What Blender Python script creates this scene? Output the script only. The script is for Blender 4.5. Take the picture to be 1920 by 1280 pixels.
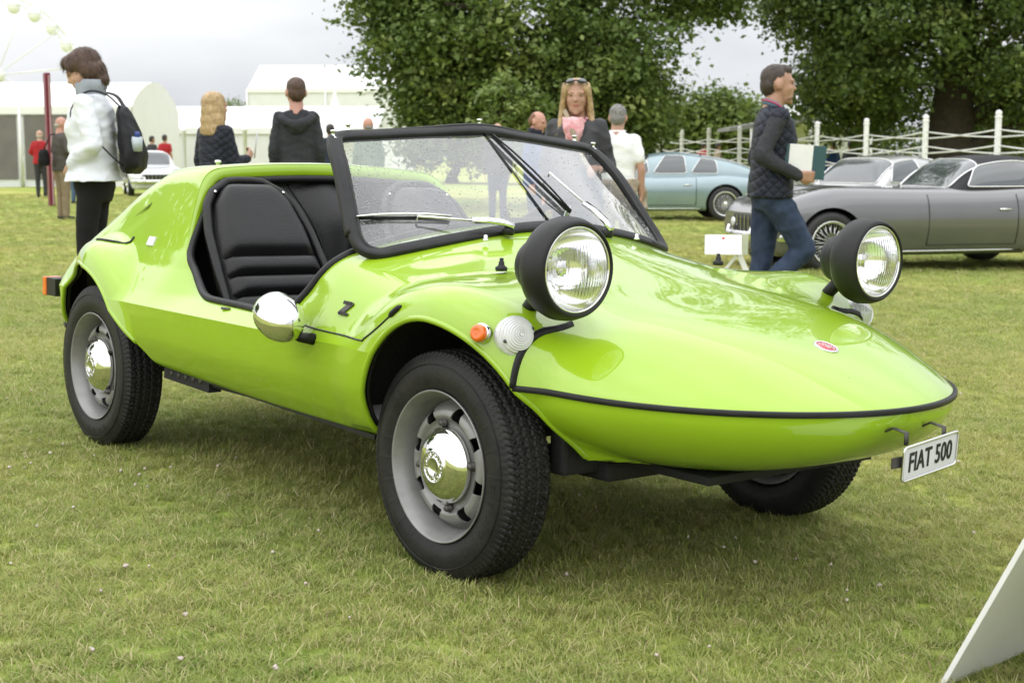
import bpy, bmesh, math, random
import numpy as np
from mathutils import Vector, Matrix, Euler

# ------------------------------------------------------------------ camera, sky, sun, exposure
scene = bpy.context.scene
for o in list(bpy.data.objects):
    bpy.data.objects.remove(o)
COL = scene.collection
R = math.radians
FPX, CAMH = 2720.0, 0.9586            # focal length in pixels of a 1920 px wide frame, lens height
PITCH = math.atan(350 / FPX)
cam_data = bpy.data.cameras.new('camera')
cam = bpy.data.objects.new('camera', cam_data)
COL.objects.link(cam)
cam.location = (0, 0, CAMH)
cam.rotation_euler = (math.pi / 2 - PITCH, 0, 0)
cam_data.sensor_width = 36
cam_data.lens = FPX / 1920 * 36
cam_data.clip_start = 0.05
cam_data.clip_end = 2000
cam_data.dof.use_dof = True
cam_data.dof.focus_distance = 3.5
cam_data.dof.aperture_fstop = 9.0
scene.camera = cam

SUN_EL, SUN_AZ = R(58), R(-120)        # azimuth measured from +Y towards +X
world = bpy.data.worlds.new('World')
scene.world = world
world.use_nodes = True
wn, wl = world.node_tree.nodes, world.node_tree.links
wn.clear()
w_out = wn.new('ShaderNodeOutputWorld')
w_bg = wn.new('ShaderNodeBackground')
w_bg.inputs['Strength'].default_value = 0.1
w_sky = wn.new('ShaderNodeTexSky')
w_sky.sky_type = 'NISHITA'
w_sky.sun_disc = False
w_sky.sun_elevation = SUN_EL
w_sky.sun_rotation = SUN_AZ
w_sky.dust_density = 3.0
w_tc = wn.new('ShaderNodeTexCoord')
w_map = wn.new('ShaderNodeMapping')
w_map.inputs['Scale'].default_value = (1.0, 1.0, 3.2)
w_noise = wn.new('ShaderNodeTexNoise')
w_noise.inputs['Scale'].default_value = 2.3
w_noise.inputs['Detail'].default_value = 7
w_noise.inputs['Roughness'].default_value = 0.52
w_ramp = wn.new('ShaderNodeValToRGB')
w_ramp.color_ramp.elements[0].position = 0.36
w_ramp.color_ramp.elements[0].color = (5.0, 5.2, 5.5, 1)
w_ramp.color_ramp.elements[1].position = 0.62
w_ramp.color_ramp.elements[1].color = (7.1, 7.2, 7.3, 1)
w_sep = wn.new('ShaderNodeSeparateXYZ')
w_grad = wn.new('ShaderNodeMapRange')           # an overcast sky is brighter towards the zenith
w_grad.inputs['From Min'].default_value = 0.0
w_grad.inputs['From Max'].default_value = 1.0
w_grad.inputs['To Min'].default_value = 1.0
w_grad.inputs['To Max'].default_value = 2.4
w_mul = wn.new('ShaderNodeVectorMath')
w_mul.operation = 'SCALE'
w_mix = wn.new('ShaderNodeMix')
w_mix.data_type = 'RGBA'
w_mix.inputs['Factor'].default_value = 0.93
wl.new(w_tc.outputs['Generated'], w_map.inputs['Vector'])
wl.new(w_map.outputs['Vector'], w_noise.inputs['Vector'])
wl.new(w_noise.outputs['Fac'], w_ramp.inputs['Fac'])
wl.new(w_tc.outputs['Generated'], w_sep.inputs['Vector'])
wl.new(w_sep.outputs['Z'], w_grad.inputs['Value'])
wl.new(w_ramp.outputs['Color'], w_mul.inputs[0])
wl.new(w_grad.outputs['Result'], w_mul.inputs['Scale'])
wl.new(w_sky.outputs['Color'], w_mix.inputs['A'])
wl.new(w_mul.outputs['Vector'], w_mix.inputs['B'])
wl.new(w_mix.outputs['Result'], w_bg.inputs['Color'])
wl.new(w_bg.outputs['Background'], w_out.inputs['Surface'])

sun_data = bpy.data.lights.new('sun', 'SUN')
sun_data.energy = 1.5
sun_data.angle = R(150)
sun_data.color = (1.0, 0.97, 0.92)
sun = bpy.data.objects.new('sun', sun_data)
COL.objects.link(sun)
_sd = Vector((math.sin(SUN_AZ) * math.cos(SUN_EL), math.cos(SUN_AZ) * math.cos(SUN_EL), math.sin(SUN_EL)))
sun.rotation_euler = _sd.to_track_quat('Z', 'Y').to_euler()
sun.location = (0, 0, 30)

vs = scene.view_settings
vs.view_transform = 'Standard'
vs.look = 'None'
vs.exposure = 0.5
vs.gamma = 1.0
vs.use_curve_mapping = False
scene.cycles.max_bounces = 10
scene.cycles.transparent_max_bounces = 24
scene.cycles.caustics_reflective = False
scene.cycles.caustics_refractive = False
scene.cycles.use_denoising = True

# ------------------------------------------------------------------ helpers
rng = np.random.default_rng(7)
random.seed(7)

def smax(a, b, k):
    h = np.clip(.5 + .5 * (a - b) / k, 0, 1)
    return b + (a - b) * h + k * h * (1 - h)
def smin(a, b, k):
    return -smax(-np.asarray(a), -np.asarray(b), k)
def sstep(a, b, x):
    t = np.clip((np.asarray(x, float) - a) / (b - a), 0, 1)
    return t * t * (3 - 2 * t)
def pchip(xs, ys):
    xs = np.asarray(xs, float); ys = np.asarray(ys, float)
    h = np.diff(xs); d = np.diff(ys) / h
    m = np.zeros(len(xs)); m[0] = d[0]; m[-1] = d[-1]
    for i in range(1, len(xs) - 1):
        if d[i - 1] * d[i] > 0:
            w1 = 2 * h[i] + h[i - 1]; w2 = h[i] + 2 * h[i - 1]
            m[i] = (w1 + w2) / (w1 / d[i - 1] + w2 / d[i])
    def f(x):
        x = np.clip(np.asarray(x, float), xs[0], xs[-1])
        i = np.clip(np.searchsorted(xs, x) - 1, 0, len(xs) - 2)
        t = (x - xs[i]) / h[i]
        return ((2*t**3 - 3*t**2 + 1) * ys[i] + (t**3 - 2*t**2 + t) * h[i] * m[i]
                + (-2*t**3 + 3*t**2) * ys[i + 1] + (t**3 - t**2) * h[i] * m[i + 1])
    return f
def spline(pts, n, closed=False):
    "Catmull-Rom through points"
    P = np.asarray(pts, float)
    m = len(P)
    seg = m if closed else m - 1
    out = []
    ts = np.linspace(0, seg, n, endpoint=not closed)
    for t in ts:
        i = min(int(t), seg - 1); u = t - i
        if closed:
            p0, p1, p2, p3 = P[(i - 1) % m], P[i % m], P[(i + 1) % m], P[(i + 2) % m]
        else:
            p1, p2 = P[i], P[i + 1]
            p0 = P[i - 1] if i > 0 else 2 * p1 - p2
            p3 = P[i + 2] if i + 2 < m else 2 * p2 - p1
        out.append(.5 * (2*p1 + (p2 - p0)*u + (2*p0 - 5*p1 + 4*p2 - p3)*u*u + (3*p1 - p0 - 3*p2 + p3)*u**3))
    return np.array(out)

class MB:
    "collects shapes into ONE mesh"
    def __init__(s):
        s.v = []; s.f = []; s.m = []; s.sm = []; s.n = 0
    def add(s, V, F, mi=0, smooth=True):
        V = np.asarray(V, float).reshape(-1, 3)
        s.v.append(V)
        for k, f in enumerate(F):
            s.f.append([int(i) + s.n for i in f])
            s.m.append(mi if np.isscalar(mi) else int(mi[k])); s.sm.append(smooth)
        s.n += len(V)
        return s
    def box(s, c, size, mi=0, rot=None, bevel=0.0, smooth=False):
        bm = bmesh.new()
        bmesh.ops.create_cube(bm, size=1)
        for v in bm.verts:
            v.co = Vector((v.co.x * size[0], v.co.y * size[1], v.co.z * size[2]))
        if bevel > 0:
            bmesh.ops.bevel(bm, geom=bm.edges[:], offset=bevel, segments=2, profile=.6, affect='EDGES')
        bm.verts.index_update()
        V = np.array([v.co[:] for v in bm.verts]); F = [[v.index for v in f.verts] for f in bm.faces]
        bm.free()
        if rot is not None:
            V = V @ np.array(Euler(rot).to_matrix()).T
        return s.add(V + np.asarray(c, float), F, mi, smooth)
    def tube(s, pts, r, mi=0, n=10, closed=False, cap=True, sq=None, up=None, smooth=True):
        "round (or sq=(w,h) flattened) section swept along a polyline"
        P = np.asarray(pts, float); m = len(P)
        rr = np.broadcast_to(np.asarray(r, float), (m,))
        if closed:
            T = np.roll(P, -1, 0) - np.roll(P, 1, 0)
        else:
            T = np.gradient(P, axis=0)
        T = T / (np.linalg.norm(T, axis=1)[:, None] + 1e-12)
        u = np.array([0, 0, 1.]) if up is None else np.asarray(up, float)
        if up is None and abs(T[0] @ u) > .9: u = np.array([1., 0, 0])
        ring = []
        for i in range(m):
            a = u - T[i] * (u @ T[i]); a /= np.linalg.norm(a) + 1e-12
            b = np.cross(T[i], a)
            if up is None: u = a
            th = np.arange(n) * 2 * math.pi / n
            if sq is None:
                ca, cb = np.cos(th), np.sin(th)
                ring.append(P[i] + rr[i] * (ca[:, None] * a + cb[:, None] * b))
            else:
                ca = np.sign(np.cos(th)) * np.abs(np.cos(th)) ** .55 * sq[1]; cb = np.sign(np.sin(th)) * np.abs(np.sin(th)) ** .55 * sq[0]
                ring.append(P[i] + rr[i] * (ca[:, None] * a + cb[:, None] * b))
        V = np.concatenate(ring); F = []
        for i in range(m if closed else m - 1):
            k = (i + 1) % m
            for j in range(n):
                l = (j + 1) % n
                F.append([i*n + j, i*n + l, k*n + l, k*n + j])
        if cap and not closed:
            F.append(list(range(n))[::-1]); F.append([(m-1)*n + j for j in range(n)])
        return s.add(V, F, mi, smooth)
    def lathe(s, prof, n=32, mi=0, c=(0, 0, 0), axis='y', mis=None, smooth=True, closed=False):
        "prof: (r, h) pairs; h runs along the axis"
        prof = np.asarray(prof, float); m = len(prof)
        th = np.arange(n) * 2 * math.pi / n
        V = np.zeros((m, n, 3))
        r = prof[:, 0][:, None]; h = prof[:, 1][:, None] + 0 * th
        A = r * np.cos(th); B = r * np.sin(th)
        if axis == 'y': V[..., 0], V[..., 1], V[..., 2] = A, h, B
        elif axis == 'x': V[..., 0], V[..., 1], V[..., 2] = h, B, A
        else: V[..., 0], V[..., 1], V[..., 2] = B, A, h
        F = []; M = []
        for i in range(m - 1 + (1 if closed else 0)):
            k = (i + 1) % m
            for j in range(n):
                l = (j + 1) % n
                F.append([i*n + j, i*n + l, k*n + l, k*n + j]); M.append(mi if mis is None else mis[i])
        return s.add(V.reshape(-1, 3) + np.asarray(c, float), F, M, smooth)
    def ell(s, c, r, mi=0, n=16, m=10, rot=None, smooth=True):
        th = np.arange(n) * 2 * math.pi / n; ph = np.linspace(-math.pi/2, math.pi/2, m)
        V = np.stack([np.outer(np.cos(ph), np.cos(th)), np.outer(np.cos(ph), np.sin(th)), np.outer(np.sin(ph), np.ones(n))], -1).reshape(-1, 3)
        V = V * np.asarray(r, float)
        if rot is not None: V = V @ np.array(Euler(rot).to_matrix()).T
        F = [[i*n + j, i*n + (j+1) % n, (i+1)*n + (j+1) % n, (i+1)*n + j] for i in range(m-1) for j in range(n)]
        return s.add(V + np.asarray(c, float), F, mi, smooth)
    def poly(s, pts, th, axis=1, mi=0):
        "2D outline extruded along an axis; pts are the two other coordinates in order, centred on zero thickness"
        p = np.asarray(pts, float); n = len(p); V = np.zeros((2 * n, 3)); o = [i for i in range(3) if i != axis]
        V[:n, o[0]] = p[:, 0]; V[:n, o[1]] = p[:, 1]; V[n:] = V[:n]
        V[:n, axis] = -th / 2; V[n:, axis] = th / 2
        F = [list(range(n)), list(range(2*n - 1, n - 1, -1))] + [[i, i + n, (i+1) % n + n, (i+1) % n] for i in range(n)]
        return s.add(V, F, mi, False)
    def xf(s, Mx):
        Mx = np.array(Mx)
        s.v = [v @ Mx[:3, :3].T + Mx[:3, 3] for v in s.v]; return s
    def build(s, name, mats, parent=None, loc=None, normals=None, fixn=True):
        me = bpy.data.meshes.new(name)
        V = np.concatenate(s.v)
        me.from_pydata(V.tolist(), [], s.f)
        for m in (mats if isinstance(mats, (list, tuple)) else [mats]): me.materials.append(m)
        me.polygons.foreach_set('material_index', s.m)
        me.polygons.foreach_set('use_smooth', s.sm)
        me.update()
        if fixn:
            bm = bmesh.new(); bm.from_mesh(me); bmesh.ops.recalc_face_normals(bm, faces=bm.faces[:]); bm.to_mesh(me); bm.free()
        if normals is not None: me.normals_split_custom_set_from_vertices(normals.tolist())
        o = bpy.data.objects.new(name, me); COL.objects.link(o)
        if parent is not None: o.parent = parent
        if loc is not None: o.location = loc
        return o

def tag(o, label=None, cat=None, group=None, kind=None):
    if label: o['label'] = label
    if cat: o['category'] = cat
    if group: o['group'] = group
    if kind: o['kind'] = kind
    return o
def empty(name, loc=(0, 0, 0), rz=0.0):
    o = bpy.data.objects.new(name, None); COL.objects.link(o)
    o.location = loc; o.rotation_euler = (0, 0, rz); o.empty_display_size = .1
    return o
def kids(o): return [c for c in bpy.data.objects if c.parent == o]
def copy_tree(o, parent=None):
    c = o.copy(); COL.objects.link(c); c.parent = parent
    for k in kids(o): copy_tree(k, c)
    return c

def autosmooth(o, ang=35):
    "sharp edges above an angle"
    me = o.data
    bm = bmesh.new(); bm.from_mesh(me)
    for f in bm.faces: f.smooth = True
    for e in bm.edges:
        if len(e.link_faces) == 2 and e.calc_face_angle(0) > R(ang): e.smooth = False
    bm.to_mesh(me); bm.free()
    return o

# ------------------------------------------------------------------ materials
def mat(name, col, rough=.5, metal=0.0, coat=0.0, noise=0.0, scale=20.0, bump=0.0, bscale=None, spec=.5, col2=None, trans=0.0, sheen=0.0, rvar=0.0, detail=5, sub=0.0):
    m = bpy.data.materials.new(name); m.use_nodes = True
    nt = m.node_tree; b = nt.nodes['Principled BSDF']
    b.inputs['Base Color'].default_value = (*col, 1)
    b.inputs['Roughness'].default_value = rough
    b.inputs['Metallic'].default_value = metal
    b.inputs['Coat Weight'].default_value = coat
    b.inputs['Coat Roughness'].default_value = .02
    b.inputs['Coat IOR'].default_value = 1.62 if coat >= 1 else 1.5
    b.inputs['Specular IOR Level'].default_value = spec
    b.inputs['Transmission Weight'].default_value = trans
    b.inputs['Sheen Weight'].default_value = sheen
    tc = nt.nodes.new('ShaderNodeTexCoord')
    if noise > 0 or col2 is not None or rvar > 0:
        n = nt.nodes.new('ShaderNodeTexNoise'); n.inputs['Scale'].default_value = scale; n.inputs['Detail'].default_value = detail
        nt.links.new(tc.outputs['Object'], n.inputs['Vector'])
        mx = nt.nodes.new('ShaderNodeMix'); mx.data_type = 'RGBA'
        c2 = col2 if col2 is not None else tuple(c * (1 - noise) for c in col)
        c1 = col if col2 is not None else tuple(min(1, c * (1 + noise * .5)) for c in col)
        mx.inputs['A'].default_value = (*c1, 1); mx.inputs['B'].default_value = (*c2, 1)
        rp = nt.nodes.new('ShaderNodeMapRange'); rp.inputs['From Min'].default_value = .32; rp.inputs['From Max'].default_value = .68
        nt.links.new(n.outputs['Fac'], rp.inputs['Value']); nt.links.new(rp.outputs['Result'], mx.inputs['Factor'])
        nt.links.new(mx.outputs['Result'], b.inputs['Base Color'])
        if rvar > 0:
            r2 = nt.nodes.new('ShaderNodeMapRange'); r2.inputs['To Min'].default_value = max(0, rough - rvar); r2.inputs['To Max'].default_value = min(1, rough + rvar)
            nt.links.new(n.outputs['Fac'], r2.inputs['Value']); nt.links.new(r2.outputs['Result'], b.inputs['Roughness'])
    if bump > 0:
        n2 = nt.nodes.new('ShaderNodeTexNoise'); n2.inputs['Scale'].default_value = bscale or scale; n2.inputs['Detail'].default_value = 6
        nt.links.new(tc.outputs['Object'], n2.inputs['Vector'])
        bp = nt.nodes.new('ShaderNodeBump'); bp.inputs['Strength'].default_value = bump; bp.inputs['Distance'].default_value = .01
        nt.links.new(n2.outputs['Fac'], bp.inputs['Height']); nt.links.new(bp.outputs['Normal'], b.inputs['Normal'])
    return m
def glassmat(name, tint=(1, 1, 1), gloss=1.0, haze=0.0, ior=1.5, rough=0.0):
    m = bpy.data.materials.new(name); m.use_nodes = True
    nt = m.node_tree; nt.nodes.clear()
    out = nt.nodes.new('ShaderNodeOutputMaterial')
    tr = nt.nodes.new('ShaderNodeBsdfTransparent'); tr.inputs['Color'].default_value = (*tint, 1)
    gl = nt.nodes.new('ShaderNodeBsdfGlossy'); gl.inputs['Roughness'].default_value = rough; gl.inputs['Color'].default_value = (1, 1, 1, 1)
    fr = nt.nodes.new('ShaderNodeFresnel'); fr.inputs['IOR'].default_value = ior
    ml = nt.nodes.new('ShaderNodeMath'); ml.operation = 'MULTIPLY'; ml.inputs[1].default_value = gloss; ml.use_clamp = True
    mx = nt.nodes.new('ShaderNodeMixShader')
    nt.links.new(fr.outputs['Fac'], ml.inputs[0]); nt.links.new(ml.outputs[0], mx.inputs['Fac'])
    nt.links.new(tr.outputs[0], mx.inputs[1]); nt.links.new(gl.outputs[0], mx.inputs[2])
    last = mx
    if haze > 0:
        df = nt.nodes.new('ShaderNodeBsdfDiffuse'); df.inputs['Color'].default_value = (.75, .77, .8, 1)
        m2 = nt.nodes.new('ShaderNodeMixShader'); m2.inputs['Fac'].default_value = haze
        nt.links.new(mx.outputs[0], m2.inputs[1]); nt.links.new(df.outputs[0], m2.inputs[2]); last = m2
    nt.links.new(last.outputs[0], out.inputs['Surface'])
    return m
M = {}
M['green'] = mat('lime_green_paint', (.285, .46, .014), .35, coat=1.0, spec=.15, noise=.04, scale=5, bump=.016, bscale=6)
M['well'] = mat('black_undercoat', (.012, .012, .012), .8, bump=.3, bscale=60)
M['rubber'] = mat('black_rubber', (.013, .013, .014), .45, spec=.3, noise=.3, scale=30, bump=.08, bscale=90)
M['rubber_dull'] = mat('worn_rubber', (.022, .021, .02), .62, noise=.35, scale=40, bump=.1, bscale=120)
M['tyre'] = mat('tyre_rubber', col=(.012, .012, .0125), rough=.5, spec=.25, col2=(.022, .021, .019), scale=16, bump=.12, bscale=90, rvar=.12)
M['vinyl'] = mat('black_vinyl', (.009, .009, .0095), .36, spec=.32, noise=.2, scale=14, bump=.16, bscale=220, rvar=.05)
M['chrome'] = mat('chrome', (.74, .74, .735), .075, metal=1.0, rvar=.04, scale=8)
M['steel'] = mat('painted_wheel_steel', (.27, .268, .262), .38, metal=.35, col2=(.21, .207, .20), scale=18, bump=.05, bscale=60)
M['darksteel'] = mat('dark_steel', (.09, .085, .08), .5, metal=.6, noise=.3, scale=40)
M['lampblack'] = mat('matt_black_paint', (.009, .009, .0095), .46, spec=.35, bump=.03, bscale=120)
M['white_plate'] = mat('white_plate', (.62, .63, .64), .35, noise=.05, scale=30)
M['ink'] = mat('black_ink', (.012, .012, .012), .5)
M['red_enamel'] = mat('red_enamel', (.45, .02, .03), .25, coat=.8)
M['orange'] = mat('orange_lens', (.75, .14, .008), .22, coat=.7, noise=.15, scale=60)
M['clearlens'] = mat('frosted_clear_lens', (.66, .67, .68), .2, coat=.9, noise=.1, scale=30)
M['glass'] = glassmat('windscreen_glass', (.93, .95, .95), 2.4, haze=.07)  # haze mixes in a pale diffuse tone that stands for whitish sky reflection
M['lampglass'] = mat('lamp_glass', (.98, .985, .98), .0, trans=1.0)
M['drop'] = glassmat('rain_drop', (1, 1, 1), 2.4, haze=.22)
M['reflector'] = mat('reflector', (.9, .9, .9), .12, metal=1.0)
# ================================================================== the green car (x forward, y left, z up; origin under the front axle)
TH, ROLL, PIT = -.8815, -.0297, .0102
CAR_M = Matrix.Translation((.296, 3.549, 0)) @ Matrix.Rotation(TH, 4, 'Z') @ Matrix.Rotation(ROLL, 4, 'X') @ Matrix.Rotation(PIT, 4, 'Y')
WB = 1.84
car = empty('beach_buggy')
car.matrix_world = CAR_M
tag(car, 'lime green open buggy with stalk headlamps and pointed nose standing on the grass', 'car')

_zs = pchip([-2.5, -.25, .2, .5, .80], [.49, .49, .463, .452, .447])
_C = pchip([-2.5, -2.42, -2.3, -2.12, -1.96, -1.80, -1.66, -1.47, -1.40, -1.36, -.9, -.5, -.4, -.2, 0, .2, .4, .565, .68, .75, .798],
           [.50, .54, .60, .69, .775, .862, .908, .917, .90, .875, .85, .79, .775, .725, .680, .638, .601, .556, .511, .477, .449])
_crown = pchip([-2.5, -1.6, -1.3, -.6, -.4, 0, .2], [.3, .12, .12, .36, .36, .2, .2])
_Szk = [.40, .49, .53, .60, .65, .75, .90, 1.1]
_Sx = [-2.5, -2.3, -2.05, -1.84, -1.40, -1.15, -.9, -.6, -.45, -.2, .2]
_St = np.array([[.50, .50, .485, .46, .44, .38, .30, .2],
                [.57, .57, .545, .50, .475, .41, .33, .22],
                [.615, .615, .59, .54, .515, .455, .375, .28],
                [.64, .64, .605, .555, .53, .48, .405, .32],
                [.66, .66, .625, .575, .547, .502, .432, .36],
                [.66, .66, .60, .54, .525, .495, .44, .38],
                [.66, .66, .60, .53, .52, .50, .45, .4],
                [.66, .66, .63, .585, .565, .53, .47, .4],
                [.66, .66, .64, .605, .582, .54, .47, .4],
                [.645, .645, .63, .60, .58, .54, .47, .4],
                [.57, .57, .56, .54, .53, .5, .45, .4]])
_Sf = [pchip(_Sx, _St[:, k]) for k in range(len(_Szk))]
def S_up(x, z):
    cols = [f(x) for f in _Sf]
    out = cols[0] + 0 * z
    for k in range(len(_Szk) - 1):
        t = np.clip((z - _Szk[k]) / (_Szk[k + 1] - _Szk[k]), 0, 1)
        out = out + (cols[k + 1] - cols[k]) * t
    return out
_zb = pchip([-2.5, -2.2, -1.5, -1.35, -.25, .3], [.40, .36, .32, .302, .268, .268])
_low = pchip([.20, .27, .33, .40, .49], [-.12, -.085, -.042, -.012, 0.0])
NL = .598                              # nose length ahead of the joint
XT = .2 + NL
def F_body(x, y, z):
    y = np.abs(y)
    zs = _zs(x)
    # cabin, cowl and rear deck
    T = _C(x) - _crown(x) * y ** 2
    up = smax(z - T, (y - S_up(x, z)) * .95, .05)
    lo = smax(y - (S_up(x, .49 + 0 * z) + _low(z)), (_zb(x) - z), .02)
    Fc = np.where(z >= zs, up, lo)
    Fc = smax(Fc, -2.21 - x, .10)
    # nose: upper clamshell and lower pan meet at the rubber strip
    a = np.clip((x - .2) / NL, -.9, .99999)
    b = .565 * np.sqrt(1 - np.where(a > 0, a, a * .25) ** 2)
    p = 4.2 - 1.9 * sstep(.3, .74, x)
    q = 1 - (y / b) ** p
    q = np.where(q > 0, q, np.maximum(q, -3))
    H = np.maximum(_C(x) - zs, .002)
    Tn = zs + H * np.sign(q) * np.abs(q) ** (1 / 1.22)
    q2 = 1 - (y / b) ** 2.9
    q2 = np.where(q2 > 0, q2, np.maximum(q2, -3))
    D = .185 * np.sqrt(np.maximum(0, 1 - np.maximum(0, (x - .2) / NL) ** 2.6)) + .001
    Bn = zs - D * np.sign(q2) * np.abs(q2) ** .50
    Fn = np.maximum(z - Tn, Bn - z)
    w = sstep(.0, .24, x)
    F = Fc * (1 - w) + Fn * w
    # fenders
    r = np.hypot(x, z - .262)
    Yf = .668 + _low(z) * sstep(.0, -.25, x) - .95 * np.maximum(0, x - .03) ** 1.7 - .85 * np.maximum(0, .455 - z) * sstep(.10, .30, x)
    ff = smax(r - .402, y - Yf, .10)
    ff = np.maximum(ff, .30 - z)
    ff = np.maximum(ff, .34 - y)
    F = smin(F, ff, .035 - .023 * sstep(.12, .25, x) * sstep(.50, .44, z))
    r = np.hypot(x + WB, z - .262)
    Yr = .672 - .28 * np.maximum(0, -x - 1.78) - .10 * np.maximum(0, -x - 1.78) ** 2
    fr = smax(r - .398, y - Yr, .09)
    fr = np.maximum(fr, .33 - z)
    F = smin(F, fr, .02)
    return F
def section(xs, phis):
    Xc = np.asarray(xs)[:, None]
    X, PH = np.meshgrid(xs, phis, indexing='ij')
    zs = _zs(Xc)
    cs, sn = np.cos(PH), np.sin(PH)
    f = lambda rho: F_body(Xc, rho * cs, zs + rho * sn)
    lo = np.zeros_like(X); hi = np.full_like(X, -1.0)
    prev = np.zeros_like(X)
    for r_ in np.linspace(.02, .85, 56):
        v = f(np.full_like(X, r_))
        hit = (hi < 0) & (v > 0)
        hi[hit] = r_; lo[hit] = prev[hit]
        prev = np.full_like(X, r_)
    hi[hi < 0] = .85
    for _ in range(18):
        mid = (lo + hi) / 2
        v = f(mid) > 0
        hi = np.where(v, mid, hi); lo = np.where(v, lo, mid)
    rho = (lo + hi) / 2
    return np.stack([X, -rho * cs, zs + rho * sn], -1)
def grad(P, side):
    "outward normal, one-sided in z so that the crease stays sharp"
    x, y, z = P[..., 0], P[..., 1], P[..., 2]
    e = .004
    zc = np.where(side > 0, np.maximum(z, _zs(x) + e * 1.2), np.minimum(z, _zs(x) - e * 1.2))
    g = np.stack([F_body(x + e, y, zc) - F_body(x - e, y, zc), F_body(x, y + e, zc) - F_body(x, y - e, zc),
                  F_body(x, y, zc + e) - F_body(x, y, zc - e)], -1)
    return g / (np.linalg.norm(g, axis=-1)[..., None] + 1e-9)
def clip(V, F, N, field):
    "keep the part of a mesh where field > 0, cutting faces along the zero line"
    fld = field(V)
    keepv = fld > 0
    cnt = keepv[F].sum(1)
    out = F[cnt == F.shape[1]].tolist()
    V = V.tolist(); N = N.tolist(); fl = fld.tolist()
    cache = {}
    def cut(i, j):
        k = (min(i, j), max(i, j))
        if k not in cache:
            t = fl[i] / (fl[i] - fl[j])
            V.append([a + (b - a) * t for a, b in zip(V[i], V[j])]); N.append([a + (b - a) * t for a, b in zip(N[i], N[j])]); fl.append(0)
            cache[k] = len(V) - 1
        return cache[k]
    edge = []
    for f in F[(cnt > 0) & (cnt < F.shape[1])].tolist():
        poly = []
        for a in range(len(f)):
            i, j = f[a], f[(a + 1) % len(f)]
            if fl[i] > 0: poly.append(i)
            if (fl[i] > 0) != (fl[j] > 0): poly.append(cut(i, j))
        if len(poly) >= 3: out.append(poly)
    return np.array(V), out, np.array(N)
def clip_all(V, F, N, fields):
    tri = np.concatenate([F[:, [0, 1, 2]], F[:, [0, 2, 3]]]) if F.shape[1] == 4 else F
    for fd in fields:
        V, fl, N = clip(V, tri, N, fd)
        t = []
        for f in fl:
            for k in range(1, len(f) - 1): t.append([f[0], f[k], f[k + 1]])
        tri = np.array(t)
    used = np.unique(tri); mp = -np.ones(len(V), int); mp[used] = np.arange(len(used))
    return V[used], mp[tri], N[used]
ARF, ARR = .325, .322
def fld_front(V): return np.where(np.abs(V[:, 1]) > .30, np.hypot((V[:, 0] - .012) * np.where(V[:, 0] < .012, 1.18, 1.12), V[:, 2] - .262) - ARF, 1.)
def fld_rear(V): return np.where(np.abs(V[:, 1]) > .30, np.hypot(V[:, 0] + WB - np.where(V[:, 0] > -WB, .85 * np.maximum(0, .46 - V[:, 2]), 0), np.maximum(V[:, 2] - .262, 0)) - ARR, 1.)
def hp(V, a, b):
    "signed distance, negative on the left of a->b in the side view"
    a = np.array(a); b = np.array(b); d = (b - a) / np.linalg.norm(b - a)
    return -(d[0] * (V[:, 2] - a[1]) - d[1] * (V[:, 0] - a[0]))
def fld_cockpit(V):
    A = hp(V, (-1.435, .90), (-1.335, .64)); B = hp(V, (-1.335, .64), (-1.13, .532)); C_ = hp(V, (-1.13, .532), (-.63, .527))
    D = hp(V, (-.63, .527), (-.47, .74)); E = hp(V, (-.47, .74), (-.40, .79))
    return smax(smax(smax(A, B, .03), C_, .03), np.minimum(D, E), .03)
def fld_sill(V): return np.where(V[:, 0] < .18, V[:, 2] - (_zb(V[:, 0]) + .001), 1.)

_xs = np.concatenate([np.linspace(-2.225, -2.16, 16)[:-1], np.linspace(-2.16, -.45, 140)[:-1], np.linspace(-.45, .42, 100)[:-1], np.linspace(.42, .66, 30)[:-1],
                      XT - (XT - .66) * (1 - np.sin(np.linspace(0, math.pi / 2, 34))) - .0003])
_pu = np.concatenate([np.linspace(0, .12, 10)[:-1], np.linspace(.12, math.pi / 2, 86)])
_pl = np.concatenate([-np.linspace(0, .35, 26)[:-1], -np.linspace(.35, math.pi / 2, 44)])
def half_shell(phis, side):
    P = section(_xs, phis)
    ni, nj = P.shape[:2]
    N = grad(P, side)
    Pm = P[:, ::-1].copy(); Pm[..., 1] *= -1
    Nm = N[:, ::-1].copy(); Nm[..., 1] *= -1
    P = np.concatenate([P, Pm[:, 1:]], 1); N = np.concatenate([N, Nm[:, 1:]], 1)
    nj = P.shape[1]
    idx = np.arange(ni * nj).reshape(ni, nj)
    F = np.stack([idx[:-1, :-1], idx[1:, :-1], idx[1:, 1:], idx[:-1, 1:]], -1).reshape(-1, 4)
    if side < 0: F = F[:, ::-1]
    return P.reshape(-1, 3), F, N.reshape(-1, 3)
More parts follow.
